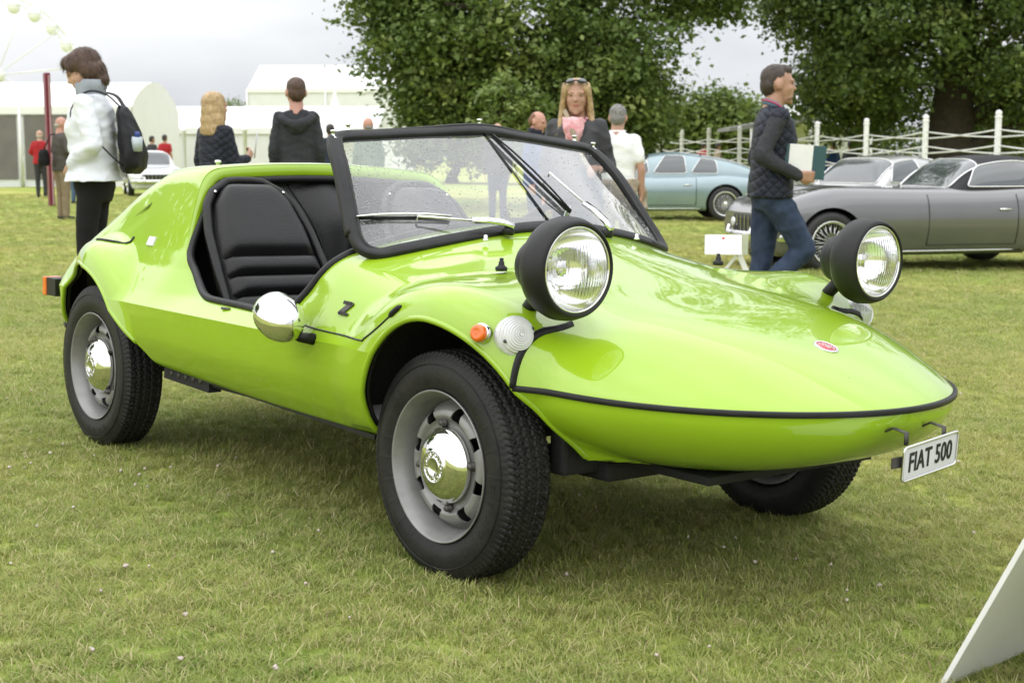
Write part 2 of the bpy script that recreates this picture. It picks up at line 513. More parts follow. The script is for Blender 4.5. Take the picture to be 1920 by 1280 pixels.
def shell_object(name, V, T, N, parent, th=.006, m_out='green', m_in='well'):
    # outer skin, inner skin and the rim joining them
    n = len(V)
    Vi = V - N * th
    ec = {}
    for t in T.tolist():
        for a in range(3):
            i, j = t[a], t[(a + 1) % 3]
            k = (min(i, j), max(i, j)); ec[k] = (i, j) if k not in ec else None
    rim = [[j, i, i + n, j + n] for e in ec.values() if e for i, j in [e]]
    mb = MB()
    mb.add(V, T.tolist(), 0)
    mb.add(Vi, (T[:, ::-1]).tolist(), 1)
    for f in rim: mb.f.append(f); mb.m.append(0); mb.sm.append(False)
    o = mb.build(name, [M[m_out], M[m_in]], parent, fixn=False)
    me = o.data
    nn = np.concatenate([N, -N])
    ln = np.zeros((len(me.loops), 3))
    vi = np.zeros(len(me.loops), int); me.loops.foreach_get('vertex_index', vi)
    ln[:] = nn[vi]
    r0 = len(T) * 6
    ln[r0:] = 0
    me.normals_split_custom_set(ln.tolist())
    return o
Vu, Fu, Nu = half_shell(_pu, 1)
Vu, Tu, Nu = clip_all(Vu, Fu, Nu, [fld_front, fld_rear, fld_cockpit])
body = shell_object('body', Vu, Tu, Nu, car)
Vl, Fl, Nl = half_shell(_pl, -1)
Vl, Tl, Nl = clip_all(Vl, Fl, Nl, [fld_front, fld_rear, fld_sill])
lower = shell_object('lower_body', Vl, Tl, Nl, car)
# === DETAILS of the car
def surf_y(x, z):
    "half width of the body at (x, z), found from outside"
    ys = np.linspace(.80, .25, 551)
    f_ = F_body(np.full(551, x), ys, np.full(551, z))
    k = int(np.argmax(f_ < 0))
    if k == 0: return None
    return ys[k] + (ys[k - 1] - ys[k]) * f_[k] / (f_[k] - f_[k - 1])
def align(d, up=(0, 0, 1)):
    return Vector(d).to_track_quat('Z', 'Y').to_matrix().to_4x4()
def T3(p): return Matrix.Translation(Vector(p))
def text_mesh(txt, size=1.0, extrude=0.0, bold=0.0, sx=1.0, shear=0.0, space=1.0):
    cu = bpy.data.curves.new('txt', 'FONT'); cu.body = txt; cu.size = size; cu.extrude = extrude; cu.offset = bold
    cu.align_x = 'CENTER'; cu.align_y = 'CENTER'; cu.shear = shear; cu.space_character = space; cu.resolution_u = 3
    ob = bpy.data.objects.new('txt', cu); COL.objects.link(ob)
    dg = bpy.context.evaluated_depsgraph_get(); dg.update()
    me = bpy.data.meshes.new_from_object(ob.evaluated_get(dg))
    V = np.array([v.co[:] for v in me.vertices]).reshape(-1, 3); F = [list(p.vertices) for p in me.polygons]
    bpy.data.objects.remove(ob); bpy.data.curves.remove(cu); bpy.data.meshes.remove(me)
    V[:, 0] *= sx
    return V, F
FRONTM = Matrix(((0, 0, 1, 0), (1, 0, 0, 0), (0, 1, 0, 0), (0, 0, 0, 1)))    # text x -> y, y -> z, facing +x

# rolled arch lips
def arch_path(front, side):
    pts = []
    for a in np.linspace(R(178), R(-8 if front else 20), 90):
        if front:
            x = .012 + ARF * math.cos(a) / (1.18 if math.cos(a) < 0 else 1.12); z = .262 + ARF * math.sin(a)
        else:
            z = .262 + ARR * math.sin(a)
            x = -WB + ARR * math.cos(a) + (.85 * max(0, .46 - z) if math.cos(a) > 0 else 0)
        if z < (.285 if front else .33): continue
        y = surf_y(x, z)
        if y is None: continue
        pts.append((x, side * (y - .004), z))
    return np.array(pts)
for side in (-1, 1):
    for fr in (True, False):
        p = arch_path(fr, side)
        MB().tube(p, .0075, n=10).build('arch_lip', M['green'], body)
        q = p.copy(); q[:, 1] -= side * .018
        c0 = np.array([.012 if fr else -WB, 0, .262]); d = q - c0; d[:, 1] = 0
        q = c0 * [1, 0, 1] + np.c_[d[:, 0] * 1.012, q[:, 1], d[:, 2] * 1.012]
        MB().tube(q, .006, n=6).build('arch_liner', M['rubber'], body)
# rubber strip round the nose and up the joint to the stalk lamps
xs_ = XT - (XT - .243) * (1 - np.sin(np.linspace(0, math.pi / 2, 60))) - .0004
sp = section(xs_, np.array([0.0]))[:, 0]
sp = np.concatenate([sp, (sp * [1, -1, 1])[::-1]])
for _ in range(3): sp[1:-1] = (sp[:-2] + sp[1:-1] * 2 + sp[2:]) / 4
MB().tube(sp, 1.0, n=12, sq=(.0060, .0066), up=(0, 0, 1)).build('nose_strip', M['rubber'], car)
ja = np.linspace(0, .78, 40)
jp = section(.243 + .004 * np.sin(np.minimum(1, ja / .5) * math.pi) - .050 * np.maximum(0, (ja - .30) / .48), ja)[np.arange(40), np.arange(40)]
sel = jp[:, 1] < -.43
for side in (-1, 1):
    q = jp[sel] * [1, -side, 1]
    MB().tube(q, 1.0, n=8, sq=(.009, .0055), up=(1, 0, .3)).build('joint_strip', M['rubber'], car)
# rubber edge round the cockpit
fc = np.abs(fld_cockpit(Vu)) < 2e-4
ec = {}
for t in Tu.tolist():
    for a in range(3):
        i, j = t[a], t[(a + 1) % 3]; k = (min(i, j), max(i, j)); ec[k] = ec.get(k, 0) + 1
adj = {}
for (i, j), c in ec.items():
    if c == 1 and fc[i] and fc[j]: adj.setdefault(i, []).append(j); adj.setdefault(j, []).append(i)
def trace(start, first):
    out, prev, cur = [], start, first
    while cur is not None and cur != start and len(out) < 8000:
        out.append(cur)
        nx = [k for k in adj[cur] if k != prev]
        prev, cur = cur, (nx[0] if nx else None)
    return out, cur == start
chains = []; seen = set()
for s0 in list(adj):
    if s0 in seen: continue
    a_, closed_ = trace(s0, adj[s0][0])
    ch_ = [s0] + a_
    if not closed_ and len(adj[s0]) > 1:
        b_, _c = trace(s0, adj[s0][1]); ch_ = b_[::-1] + ch_
    seen.update(ch_); chains.append(ch_)
chains.sort(key=len, reverse=True)
ring = list(chains.pop(0))
while chains:                                     # join the pieces end to end
    end = Vu[ring[-1]]
    best = min(range(len(chains)), key=lambda k: min(np.linalg.norm(Vu[chains[k][0]] - end), np.linalg.norm(Vu[chains[k][-1]] - end)))
    c_ = chains.pop(best)
    if np.linalg.norm(Vu[c_[-1]] - end) < np.linalg.norm(Vu[c_[0]] - end): c_ = c_[::-1]
    if np.linalg.norm(Vu[c_[0]] - end) < .08: ring += c_
print('RING', len(ring), np.linalg.norm(Vu[ring[0]] - Vu[ring[-1]]))
rp = Vu[ring]
keep = [0]
for i in range(1, len(rp)):
    if np.linalg.norm(rp[i] - rp[keep[-1]]) > .014: keep.append(i)
rp = rp[keep]
for _ in range(3): rp = (np.roll(rp, 1, 0) + 2 * rp + np.roll(rp, -1, 0)) / 4
wq = (np.clip((rp[:, 2] - .58) / .26, 0, 1) * (rp[:, 0] < -1.15))[:, None]
inw = np.c_[0 * rp[:, 0], -rp[:, 1], .55 - rp[:, 2]]
big = np.abs(rp[:, 1]) < .40
inw[big, 1] *= .25
inw /= np.linalg.norm(inw, axis=1)[:, None]
for _ in range(4): inw = (np.roll(inw, 1, 0) + 2 * inw + np.roll(inw, -1, 0)) / 4
rows = [rp + [-.002, 0, 0] * wq, rp + wq * (inw * .010 + [.006, 0, 0]), rp + wq * (inw * .028 + [.008, 0, 0]), rp + wq * (inw * .046 + [.002, 0, 0]), rp + wq * (inw * .050 + [-.015, 0, 0])]
nrp = len(rp)
mk_ = wq[:, 0] > .01
st_ = int(np.argmin(mk_ * 1.0))                       # start outside the hoop, then keep its longest run
order = [(st_ + i) % nrp for i in range(nrp)]; runs = [[]]
for i in order:
    if mk_[i]: runs[-1].append(i)
    elif runs[-1]: runs.append([])
run = max(runs, key=len); nr_h = len(run)
V = np.concatenate([r_[run] for r_ in rows])
F = [[k * nr_h + i, k * nr_h + i + 1, (k + 1) * nr_h + i + 1, (k + 1) * nr_h + i] for k in range(4) for i in range(nr_h - 1)]
MB().add(V, F).build('roll_hoop', M['green'], body)
rp = rows[3] + [.003, 0, 0] * wq
MB().tube(rp, .0115, n=10, closed=True).build('cockpit_trim', M['rubber'], car)
# seam under the cowl panel
for side in (-1, 1):
    pts = [(-.565, .528), (-.5, .519), (-.365, .514), (-.235, .513), (-.215, .520), (-.17, .545), (-.12, .578), (-.085, .603)]
    pl = spline(pts, 40)
    q = np.array([(x, side * (surf_y(x, z) + .0006), z) for x, z in pl])
    MB().tube(q, .0023, n=6).build('panel_gap', M['ink'], body)
    pl = spline([(-.118, .579), (-.098, .594), (-.078, .607)], 10)
    q = np.array([(x, side * (surf_y(x, z) + .001), z) for x, z in pl])
    MB().tube(q, np.interp(np.linspace(0, 1, 10), [0, .2, .8, 1], [.003, .0075, .0075, .002]), n=8).build('rubber_buffer', M['rubber'], car)
    # rear lid gap, reflector and louvres on the tail quarter
    q = []
    for x, y in spline([(-1.83, .60), (-1.78, .59), (-1.745, .555), (-1.715, .527)], 20):
        zz = np.linspace(.9, .5, 400)
        f_ = F_body(np.full(400, x), np.full(400, y), zz)
        q.append((x, side * y, zz[np.argmax(f_ < 0)] + .001))
    MB().tube(np.array(q), .005, n=6).build('lid_gap', M['rubber'], body)
    pb = Vector((-1.574, side * .538, .665))
    r = MB().box((0, 0, 0), (.050, .030, .006), bevel=.002).xf(T3(pb) @ align((-.04, side * .91, .42)))
    r.build('maker_plate', M['white_plate'], car)
    for k in range(9):
        c = np.array([-1.70 - k * .013, side * (.4835 + k * .0018), .768 - k * .0065])
        MB().tube([c + [-.006, side * .0032, -.012], c + [.004, -side * .0044, .010]], .0012, n=5).build('louvre', M['rubber'], body)

# Z badge on the cowl side
for side in (-1, 1):
    z_ = MB()
    Z = [(-.022, .020), (.024, .020), (.026, .013), (-.002, -.013), (.020, -.013), (.018, -.020), (-.028, -.020), (-.029, -.013), (-.001, .013), (-.020, .013)]
    z_.poly(Z, .004, axis=2)
    for k in range(7):
        z_.box((-.018 + k * .0058, .0165, .003), (.0022, .008 if k % 2 else .0105, .003)); z_.box((-.022 + k * .0058, -.0165, .003), (.0022, .0105 if k % 3 else .008, .003))
    e = Vector((1, 0, -.02)).normalized(); n = Vector((.02, side * .9, .43)).normalized(); u = n.cross(e).normalized()
    if u.z < 0: u = -u
    e = u.cross(n)
    z_.xf(Matrix.Scale(.85, 4)).xf(Matrix(((e.x, u.x, n.x, -.362), (e.y, u.y, n.y, side * .620), (e.z, u.z, n.z, .573), (0, 0, 0, 1))))
    z_.build('letter_badge', M['darksteel'], car)

# windscreen
WSB = [(-.335, 0, .768), (-.337, -.154, .758), (-.350, -.32, .734), (-.385, -.441, .710), (-.42, -.497, .698)]
WSP = [(-.462, -.524, .722), (-.53, -.506, .81), (-.60, -.484, .90), (-.665, -.462, .962)]
WST = [(-.694, -.432, .984), (-.682, -.32, .994), (-.665, -.17, 1.006), (-.643, 0, 1.018)]
half = WSB + WSP + WST
loop = half + [(x, -y, z) for x, y, z in half[1:-1]][::-1]
lp = spline(loop, 220, closed=True)
wsn = (.62, 0, .78)                       # outward normal of the glass
fr = MB().tube(lp, 1.0, n=14, closed=True, sq=(.0165, .0115), up=wsn).build('windscreen_frame', M['rubber'], car)
out = lp + (lp - lp.mean(0)) / np.linalg.norm(lp - lp.mean(0), axis=1)[:, None] * .0145 - np.array(wsn) * .004
sel_top = out[:, 2] > .74
k0 = np.argmax(np.roll(sel_top, 1) < sel_top)
oo = np.roll(out, -k0, 0)[:sel_top.sum()]
MB().tube(oo, 1.0, n=8, sq=(.006, .013), up=wsn).build('frame_channel', M['lampblack'], fr)
lpi = lp - (lp - lp.mean(0)) / np.linalg.norm(lp - lp.mean(0), axis=1)[:, None] * .0135 + np.array(wsn) * .0085
MB().tube(lpi, .004, n=6, closed=True).build('seal_bead', M['rubber_dull'], fr)
def ws_point(s, t):
    "s: -1..1 across (right negative), t: 0 bottom..1 top, on the glass"
    a = abs(s)
    b = spline(WSB + [WSP[0]], 101)[int(round(a * 100))]; tp = spline((WST + [])[::-1] + [WSP[-1]], 101)[int(round(a * 100))]
    p = b * (1 - t) + tp * t
    p = p.copy()
    if s > 0: p[1] = -p[1]
    return p
_b = spline(WSB + [WSP[0]], 101); _t = spline(WST[::-1] + [WSP[-1]], 101)
for side in (-1, 1):
    a = np.linspace(0.012, 1, 24); ii = (a * 100).round().astype(int)
    V = []
    for t in np.linspace(0, 1, 14):
        p = _b[ii] * (1 - t) + _t[ii] * t
        p = p * [1, -side, 1]; V.append(p)
    V = np.array(V); nr, nc = V.shape[:2]; V = V.reshape(-1, 3)
    F = [[i*nc + j, i*nc + j + 1, (i+1)*nc + j + 1, (i+1)*nc + j] for i in range(nr - 1) for j in range(nc - 1)]
    MB().add(V, F).build('windscreen_pane', M['glass'], car)
MB().tube([_b[0] + np.array(wsn) * .002, _t[0] + np.array(wsn) * .002], .0024, n=6).build('centre_divider', M['lampblack'], fr)
# rain on the glass
dr = MB()
sph = MB().ell((0, 0, 0), (1, 1, .6), n=6, m=5); sv = sph.v[0]; sf = sph.f
Rw = np.array(align(wsn).to_3x3())
for k in range(2600):
    sd = -1 if rng.random() < .78 else 1
    s = rng.random() ** .8 * .96; t = rng.random() * .92 + .03
    p = _b[int(s * 100)] * (1 - t) + _t[int(s * 100)] * t
    if sd > 0: p = p * [1, -1, 1]
    r_ = .0007 + .0018 * rng.random() ** 3
    dr.add(sv * r_ @ Rw.T + p + np.array(wsn) * .0006, sf)
tag(dr.build('rain_drops', M['drop'], car, fixn=False), kind='stuff')
# studs along the top of the frame
for p in [ws_point(-.97, 1.02), ws_point(-.66, 1.0), ws_point(0, 1.0), ws_point(.66, 1.0), ws_point(.97, 1.02)]:
    p = p + np.array([-.012, 0, .010])
    s = MB().lathe([(.0, 0), (.012, 0), (.013, .003), (.007, .006), (.0045, .009), (.0045, .016), (.008, .018), (.007, .022), (.0, .023)], 14, axis='z', c=p)
    s.build('frame_stud', M['chrome'], fr)
# wipers
def wiper(pivot, tip, b0, b1, bridge='chrome'):
    root = MB().lathe([(0, 0), (.016, 0), (.016, .012), (.011, .02), (0, .021)], 14, axis='z').xf(T3(pivot) @ align((.25, 0, .97))).build('wiper', M['rubber'], car)
    pivot = np.array(pivot); tip = np.array(tip); up = np.array([.45, 0, .89])
    pv = pivot + up * .024
    mid = pv * .58 + tip * .42 + up * .012
    MB().tube([pv - (mid - pv) * .08, pv * .8 + mid * .2 + up * .006, pv * .4 + mid * .6 + up * .006, mid], 1.0, n=8, sq=(.011, .006), up=up).build('arm', M['chrome'], root)
    MB().tube([mid, mid * .4 + tip * .6 + up * .012, tip + up * .02, tip + up * .008], .0035, n=6).build('arm', M['chrome'], root)
    b0 = np.array(b0); b1 = np.array(b1); n = np.array(wsn)
    MB().tube([b0 + n * .014, (b0 * .75 + b1 * .25) + n * .020, (b0 + b1) / 2 + n * .022, (b0 * .25 + b1 * .75) + n * .020, b1 + n * .014], 1.0, n=6, sq=(.0028, .0026), up=n).build('blade_bridge', M[bridge], root)
    MB().tube([b0 + n * .008, (b0 + b1) / 2 + n * .007, b1 + n * .008], 1.0, n=6, sq=(.0022, .0055), up=n).build('blade', M['rubber'], root)
def gp(s, t): return ws_point(s, t)
wiper((-.305, -.175, .752), gp(-.50, .19), gp(-.97, .235), gp(-.37, .17))
wiper((-.30, .165, .745), gp(.17, .52), gp(.02, .92), gp(.13, .14), 'rubber')
for side in (-1, 1):
    MB().lathe([(0, 0), (.008, 0), (.008, .004), (.005, .006), (.006, .012), (.004, .015), (0, .016)], 12, axis='z', c=(-.285, side * .262, .735)).build('washer_jet', M['chrome'], car)
    MB().lathe([(0, -.004), (.014, -.004), (.015, .004), (.009, .008), (.007, .012), (.007, .018), (.005, .018), (.005, .026), (.0, .027)], 14, axis='z', c=(-.085, side * .372, .6815)).build('bonnet_fastener', M['rubber'], car)

# headlamps on stalks
for side in (-1, 1):
    c = np.array([0.004, side * .506, .712])
    lamp = MB().lathe([(0, .176), (.040, .178), (.055, .186), (.060, .200), (.061, .232), (.072, .236), (.090, .244), (.103, .260), (.109, .280), (.108, .303), (.102, .322), (.095, .330), (.0915, .328), (.090, .315)], 56, axis='x', c=c).build('headlamp', M['lampblack'], car)
    MB().lathe([(.091, .318), (.0915, .324), (.088, .327), (.0855, .325), (.085, .318)], 56, axis='x', c=c).build('lamp_ring', M['chrome'], lamp)
    MB().lathe([(.086, .318), (.080, .292), (.062, .262), (.040, .243), (.018, .236), (0, .235)], 48, axis='x', c=c).build('reflector', M['reflector'], lamp)
    MB().lathe([(0, .285), (.016, .284), (.022, .278), (.022, .262), (.010, .240), (.008, .236)], 20, axis='x', c=c).build('bulb_shield', M['chrome'], lamp)
    # fluted front glass
    nr, nt = 22, 120
    V = []
    for i in range(nr + 1):
        for j in range(nt):
            rr = .0865 * i / nr; a = 2 * math.pi * j / nt
            yy, zz = rr * math.cos(a), rr * math.sin(a)
            rib = .0013 * math.sin(yy * 2 * math.pi / .0088) * (0.35 + .65 * (abs(zz) < .052)) * (1 if rr < .08 else .2)
            V.append((.340 - 3.0 * rr * rr + rib - .0015 * (zz < -.03) * (rr < .07), yy, zz))
    V = np.array(V) + c - [0.001, 0, 0]
    F = [[i*nt + j, i*nt + (j+1) % nt, (i+1)*nt + (j+1) % nt, (i+1)*nt + j] for i in range(nr) for j in range(nt)]
    nb = len(V); Vb = V.copy(); r2 = ((V - c)[:, 1:] ** 2).sum(1); V[:, 0] = c[0] + .344 - 3.0 * r2
    F += [[i + nb for i in f][::-1] for f in F] + [[nr*nt + j, nr*nt + (j+1) % nt, nb + nr*nt + (j+1) % nt, nb + nr*nt + j] for j in range(nt)]
    MB().add(np.concatenate([V, Vb]), F).build('lamp_glass', M['lampglass'], lamp)
    MB().tube([(.158, side * .506, .600), (.185, side * .506, .628), (.232, side * .506, .672)], [.0165, .0165, .018], n=16).build('lamp_stalk', M['lampblack'], lamp)
    MB().lathe([(0, 0), (.024, 0), (.023, .005), (.018, .009), (.016, .009)], 18, axis='z').xf(T3((.170, side * .507, .610)) @ align((.55, 0, .83))).build('stalk_base', M['green'], lamp)
    # front side light
    q = MB()
    prof = [(.043, -.010), (.044, .004), (.043, .010)]
    for k in range(9):
        rr = .042 - k * .0046; h = .010 + .030 * (1 - (rr / .042) ** 2) ** .8
        prof += [(rr, h), (rr - .0010, h + .0034), (rr - .0034, h + .0030)]
    prof += [(0, .0445)]
    q.lathe(prof, 40, axis='z')
    sl = q.xf(T3((.218, side * .578, .566)) @ align((.92, side * .28, .22))).build('side_light', M['clearlens'], car); autosmooth(sl, 14)
    for a in (.4, 3.5):
        MB().lathe([(0, 0), (.004, 0), (.004, .004), (0, .005)], 8, axis='z', c=(.034 * math.cos(a), .034 * math.sin(a), .022)).xf(T3((.218, side * .578, .566)) @ align((.92, side * .28, .22))).build('screw', M['darksteel'], sl)
    q = MB().lathe([(.021, -.008), (.0225, .004), (.021, .009), (.019, .010)], 28, axis='z').xf(T3((.172, side * .628, .570)) @ align((.28, side * .93, .12))).build('side_repeater', M['chrome'], car)
    MB().lathe([(.019, .008), (.019, .016), (.017, .021), (.011, .0235), (.009, .0225), (0, .024)], 28, axis='z').xf(T3((.172, side * .628, .570)) @ align((.28, side * .93, .12))).build('lens', M['orange'], q)
# nose badge
bm_ = T3((.577, 0, .5525)) @ align((.335, 0, .94))
bd = MB().lathe([(.0, -.002), (.027, -.002), (.028, .001), (.026, .003), (.0245, .002)], 36, axis='z').xf(bm_).build('nose_badge', M['chrome'], car)
MB().lathe([(.0, .0018), (.0246, .0018), (.0250, .0008)], 36, axis='z').xf(bm_).build('badge_field', M['white_plate'], bd)
MB().lathe([(.0, .0028), (.0165, .0028), (.0170, .0018)], 36, axis='z').xf(bm_).build('badge_centre', M['red_enamel'], bd)
for k in range(20):
    a = k * math.pi / 10
    MB().box((.0205 * math.cos(a), .0205 * math.sin(a), .002), (.0045, .0022, .0016), rot=(0, 0, a + .9)).xf(bm_).build('laurel_leaf', M['red_enamel'], bd)
V, F = text_mesh('FIAT', .0115, .0006, 0, .95)
MB().add(V, F, smooth=False).xf(bm_ @ Matrix.Translation((0, 0, .0034)) @ Matrix.Rotation(math.pi / 2, 4, 'Z')).build('badge_letters', M['white_plate'], bd)

# number plate on its brackets
pm = T3((.842, .016, .357)) @ Matrix.Rotation(R(6), 4, 'X') @ Matrix.Rotation(R(6), 4, 'Y') @ FRONTM
plate = MB().box((0, 0, 0), (.184, .070, .003), bevel=.001).xf(pm).build('number_plate', M['white_plate'], car)
rim = []
for sx, sy, a0 in ((1, 1, 0), (-1, 1, 90), (-1, -1, 180), (1, -1, 270)):
    for a in np.linspace(R(a0), R(a0 + 90), 5): rim.append((sx * .084 + .009 * math.cos(a), sy * .027 + .009 * math.sin(a), .002))
MB().tube(rim, .0032, n=6, closed=True).xf(pm).build('plate_rim', M['chrome'], plate)
V, F = text_mesh('FIAT 500', .058, .0008, .0007, .66, .0, 1.04)
MB().add(V, F, smooth=False).xf(pm @ Matrix.Translation((0, -.001, .0025))).build('plate_letters', M['ink'], plate)
for y in (-.075, .055):
    MB().tube([(.8335, y + .02, .385), (.833, y + .02, .41), (.80, y + .02, .415), (.765, y + .02, .395), (.70, y + .02, .385)], 1.0, n=6, sq=(.007, .002), up=(0, 0, 1)).build('plate_bracket', M['darksteel'], plate)
MB().box((.834, -.075, .352), (.004, .05, .022)).build('plate_bracket', M['darksteel'], plate)

# door mirrors
for side in (-1, 1):
    prof = [(0, -.052), (.050, -.052), (.056, -.046), (.060, -.030), (.0615, -.005), (.0595, .022), (.050, .050), (.037, .072), (.018, .084), (0, .087)]
    mm = T3((-.488, side * .728, .544)) @ Matrix.Rotation(R(16), 4, 'Y') @ Matrix.Rotation(R(side * 6), 4, 'Z')
    prof = [(a * .92, b * .95) for a, b in prof]
    mi = MB().lathe(prof, 40, axis='x').xf(mm).build('door_mirror', M['chrome'], car)
    MB().lathe([(0, -.0505), (.044, -.0505), (.045, -.049)], 32, axis='x').xf(mm).build('mirror_glass', M['reflector'], mi)
    MB().tube([(-.470, side * .715, .512), (-.455, side * .69, .498), (-.448, side * .655, .492)], [.009, .012, .015], n=10).build('mirror_arm', M['rubber'], mi)

# cockpit
bk = []
hy = [(-.47, .25), (-.505, .60), (-.49, .66), (-.435, .82), (-.40, .872), (-.30, .888), (0, .898)]
hy = hy + [(-a, b) for a, b in hy[:-1]][::-1]
cols = []
for u in np.linspace(-1, 1, 41):
    row = []
    for t in np.linspace(0, 1, 24):
        z = .24 + t * .618
        hw = np.interp(z, [.25, .6, .66, .80, .835, .85, .86], [.48, .505, .47, .40, .36, .27, .05])
        y = u * hw
        bul = .11 * np.exp(-(y / .12) ** 2) * sstep(.93, .72, z) * 1.0
        x = -1.46 - .04 * (z - .6) + bul + .06 * (1 - t)
        row.append((x, y, z))
    cols.append(row)
V = np.array(cols); nc, nr = V.shape[:2]
F = [[i*nr + j, i*nr + j + 1, (i+1)*nr + j + 1, (i+1)*nr + j] for i in range(nc - 1) for j in range(nr - 1)]
bulk = MB().add(V.reshape(-1, 3), F).build('bulkhead', M['vinyl'], car)
for side in (-1, 1):
    q = []
    for z in np.linspace(.50, .85, 30):
        y = side * (.045 + .09 * ((z - .5) / .35) ** 2 if z > .5 else .045)
        q.append((-1.46 - .04 * (z - .6) + .11 * np.exp(-(y / .12) ** 2) * sstep(.93, .72, z) + .06 * (1 - (z - .24) / .618) + .002, y, z))
    MB().tube(q, .003, n=6).build('piping', M['vinyl'], bulk)
floor_ = MB().box((-.85, 0, .262), (1.25, .98, .02)).box((-.85, 0, .33), (1.15, .16, .12), bevel=.03).build('cockpit_floor', M['rubber_dull'], car)
for side in (-1, 1):
    MB().box((-.87, side * .525, .40), (.85, .03, .25), bevel=.012).build('door_lining', M['vinyl'], car)
def seat(side):
    root = MB()
    yc = side * .315
    # cushion and reclining shell
    def bx(s, t):           # s 0..1 up the back, t -1..1 across, half width w
        x = -1.13 - .285 * s; z = .455 + .395 * s
        return np.array([x, yc + t, z])
    n = np.array([.395, 0, .285]) / math.hypot(.395, .285)
    hw = lambda s: np.interp(s, [0, .3, .62, .82, .93, 1.0], [.190, .184, .172, .150, .112, .05])
    def pad(s0, s1, th, name, parent, inset=.022, arch=False):
        G = []; ns = 18 if arch else 9; nt = 17
        for a in np.linspace(0, 1, ns):
            s = s0 + (s1 - s0) * a
            row = []
            for b in np.linspace(-1, 1, nt):
                w = max(.01, hw(s) - inset)
                e = (1 - abs(2 * a - 1) ** (8 if arch else 3.0)) ** .5 * (1 - abs(b) ** 8) ** .5
                row.append(bx(s, b * w) + n * (.012 + th * e))
            G.append(row)
        G = np.array(G); r_, c_ = G.shape[:2]
        F = [[i*c_ + j, i*c_ + j + 1, (i+1)*c_ + j + 1, (i+1)*c_ + j] for i in range(r_ - 1) for j in range(c_ - 1)]
        return MB().add(G.reshape(-1, 3), F).build(name, M['vinyl'], parent)
    # shell edge
    edge = [bx(s, -hw(s)) for s in np.linspace(0, 1, 26)] + [bx(s, hw(s)) for s in np.linspace(1, 0, 26)]
    e2 = spline(edge, 120)
    st = MB()
    V = np.array(edge); cen = V.mean(0)
    st.add(np.concatenate([V, V - n * .03]), [list(range(52)), list(range(103, 51, -1))] + [[i, (i+1) % 52, (i+1) % 52 + 52, i + 52] for i in range(52)])
    root = st.build('seat', M['vinyl'], car)
    MB().tube(e2 + n * .006, .0145, n=10).build('seat_roll', M['vinyl'], root)
    pad(.44, .965, .034, 'headrest_pad', root, .022, True)
    pad(.305, .435, .030, 'seat_rib', root); pad(.165, .298, .030, 'seat_rib', root); pad(.02, .158, .030, 'seat_rib', root)
    MB().box((-.93, yc, .40), (.44, .36, .11), bevel=.045, smooth=True).build('seat_cushion', M['vinyl'], root)
    for k in range(3): MB().box((-.80 - k * .13, yc, .452), (.11, .33, .03), bevel=.014, smooth=True).build('seat_rib', M['vinyl'], root)
    for t in (-.155, .155):
        MB().lathe([(0, 0), (.006, 0), (.005, .004), (0, .005)], 8, axis='z').xf(T3(bx(.90, t * .75) + n * .020) @ align(n)).build('rivet', M['chrome'], root)
seat(-1); seat(1)
dash = [(-.55, .54), (-.50, .60), (-.47, .68), (-.42, .735), (-.37, .745)]
V = []
for x, z in spline(dash, 14):
    for y in np.linspace(-.5, .5, 15): V.append((x - .05 * (y / .5) ** 2, y, z - .10 * (y / .5) ** 2 * sstep(.55, .7, z)))
F = [[i*15 + j, i*15 + j + 1, (i+1)*15 + j + 1, (i+1)*15 + j] for i in range(13) for j in range(14)]
MB().add(V, F).build('dashboard', M['vinyl'], car)
wm = T3((-.665, .27, .69)) @ align((-.80, 0, .60))
a_ = np.linspace(0, 2 * math.pi, 48, endpoint=False)
sw = MB().tube(np.c_[.175 * np.cos(a_), .175 * np.sin(a_), 0 * a_], .011, n=10, closed=True).xf(wm).build('steering_wheel', M['rubber'], car)
for k in range(3):
    a = k * 2.094 + 1.57
    MB().tube([(0, 0, -.03), (.17 * math.cos(a), .17 * math.sin(a), 0)], 1.0, n=6, sq=(.010, .003), up=(0, 0, 1)).xf(wm).build('spoke', M['chrome'], sw)
MB().tube([(0, 0, -.02), (0, 0, -.22)], .02, n=10).xf(wm).build('steering_column', M['rubber'], sw)
lv = MB().tube([(-1.02, -.02, .36), (-1.08, -.03, .55), (-1.16, -.06, .68)], [.012, .013, .014], n=8).build('lever', M['rubber'], car)
MB().lathe([(0, -.03), (.019, -.028), (.021, .0), (.02, .028), (0, .03)], 14, axis='z').xf(T3((-1.165, -.062, .70)) @ align((-.4, -.1, .9))).build('grip', mat('worn_brown_plastic', (.035, .022, .018), .5), lv)

# specks of dirt on the bonnet
spk_ = MB()
for k in range(34):
    x = rng.uniform(-.1, .70); y = rng.uniform(-.38, .38) * (1 - max(0, x) ** 2)
    zz = np.linspace(.85, .45, 600); z = zz[np.argmax(F_body(np.full(600, x), np.full(600, y), zz) < 0)]
    spk_.ell((x, y, z), np.array([1, 1, .4]) * rng.uniform(.0007, .0019), n=6, m=4)
tag(spk_.build('dirt_specks', M['ink'], car, fixn=False), kind='stuff')
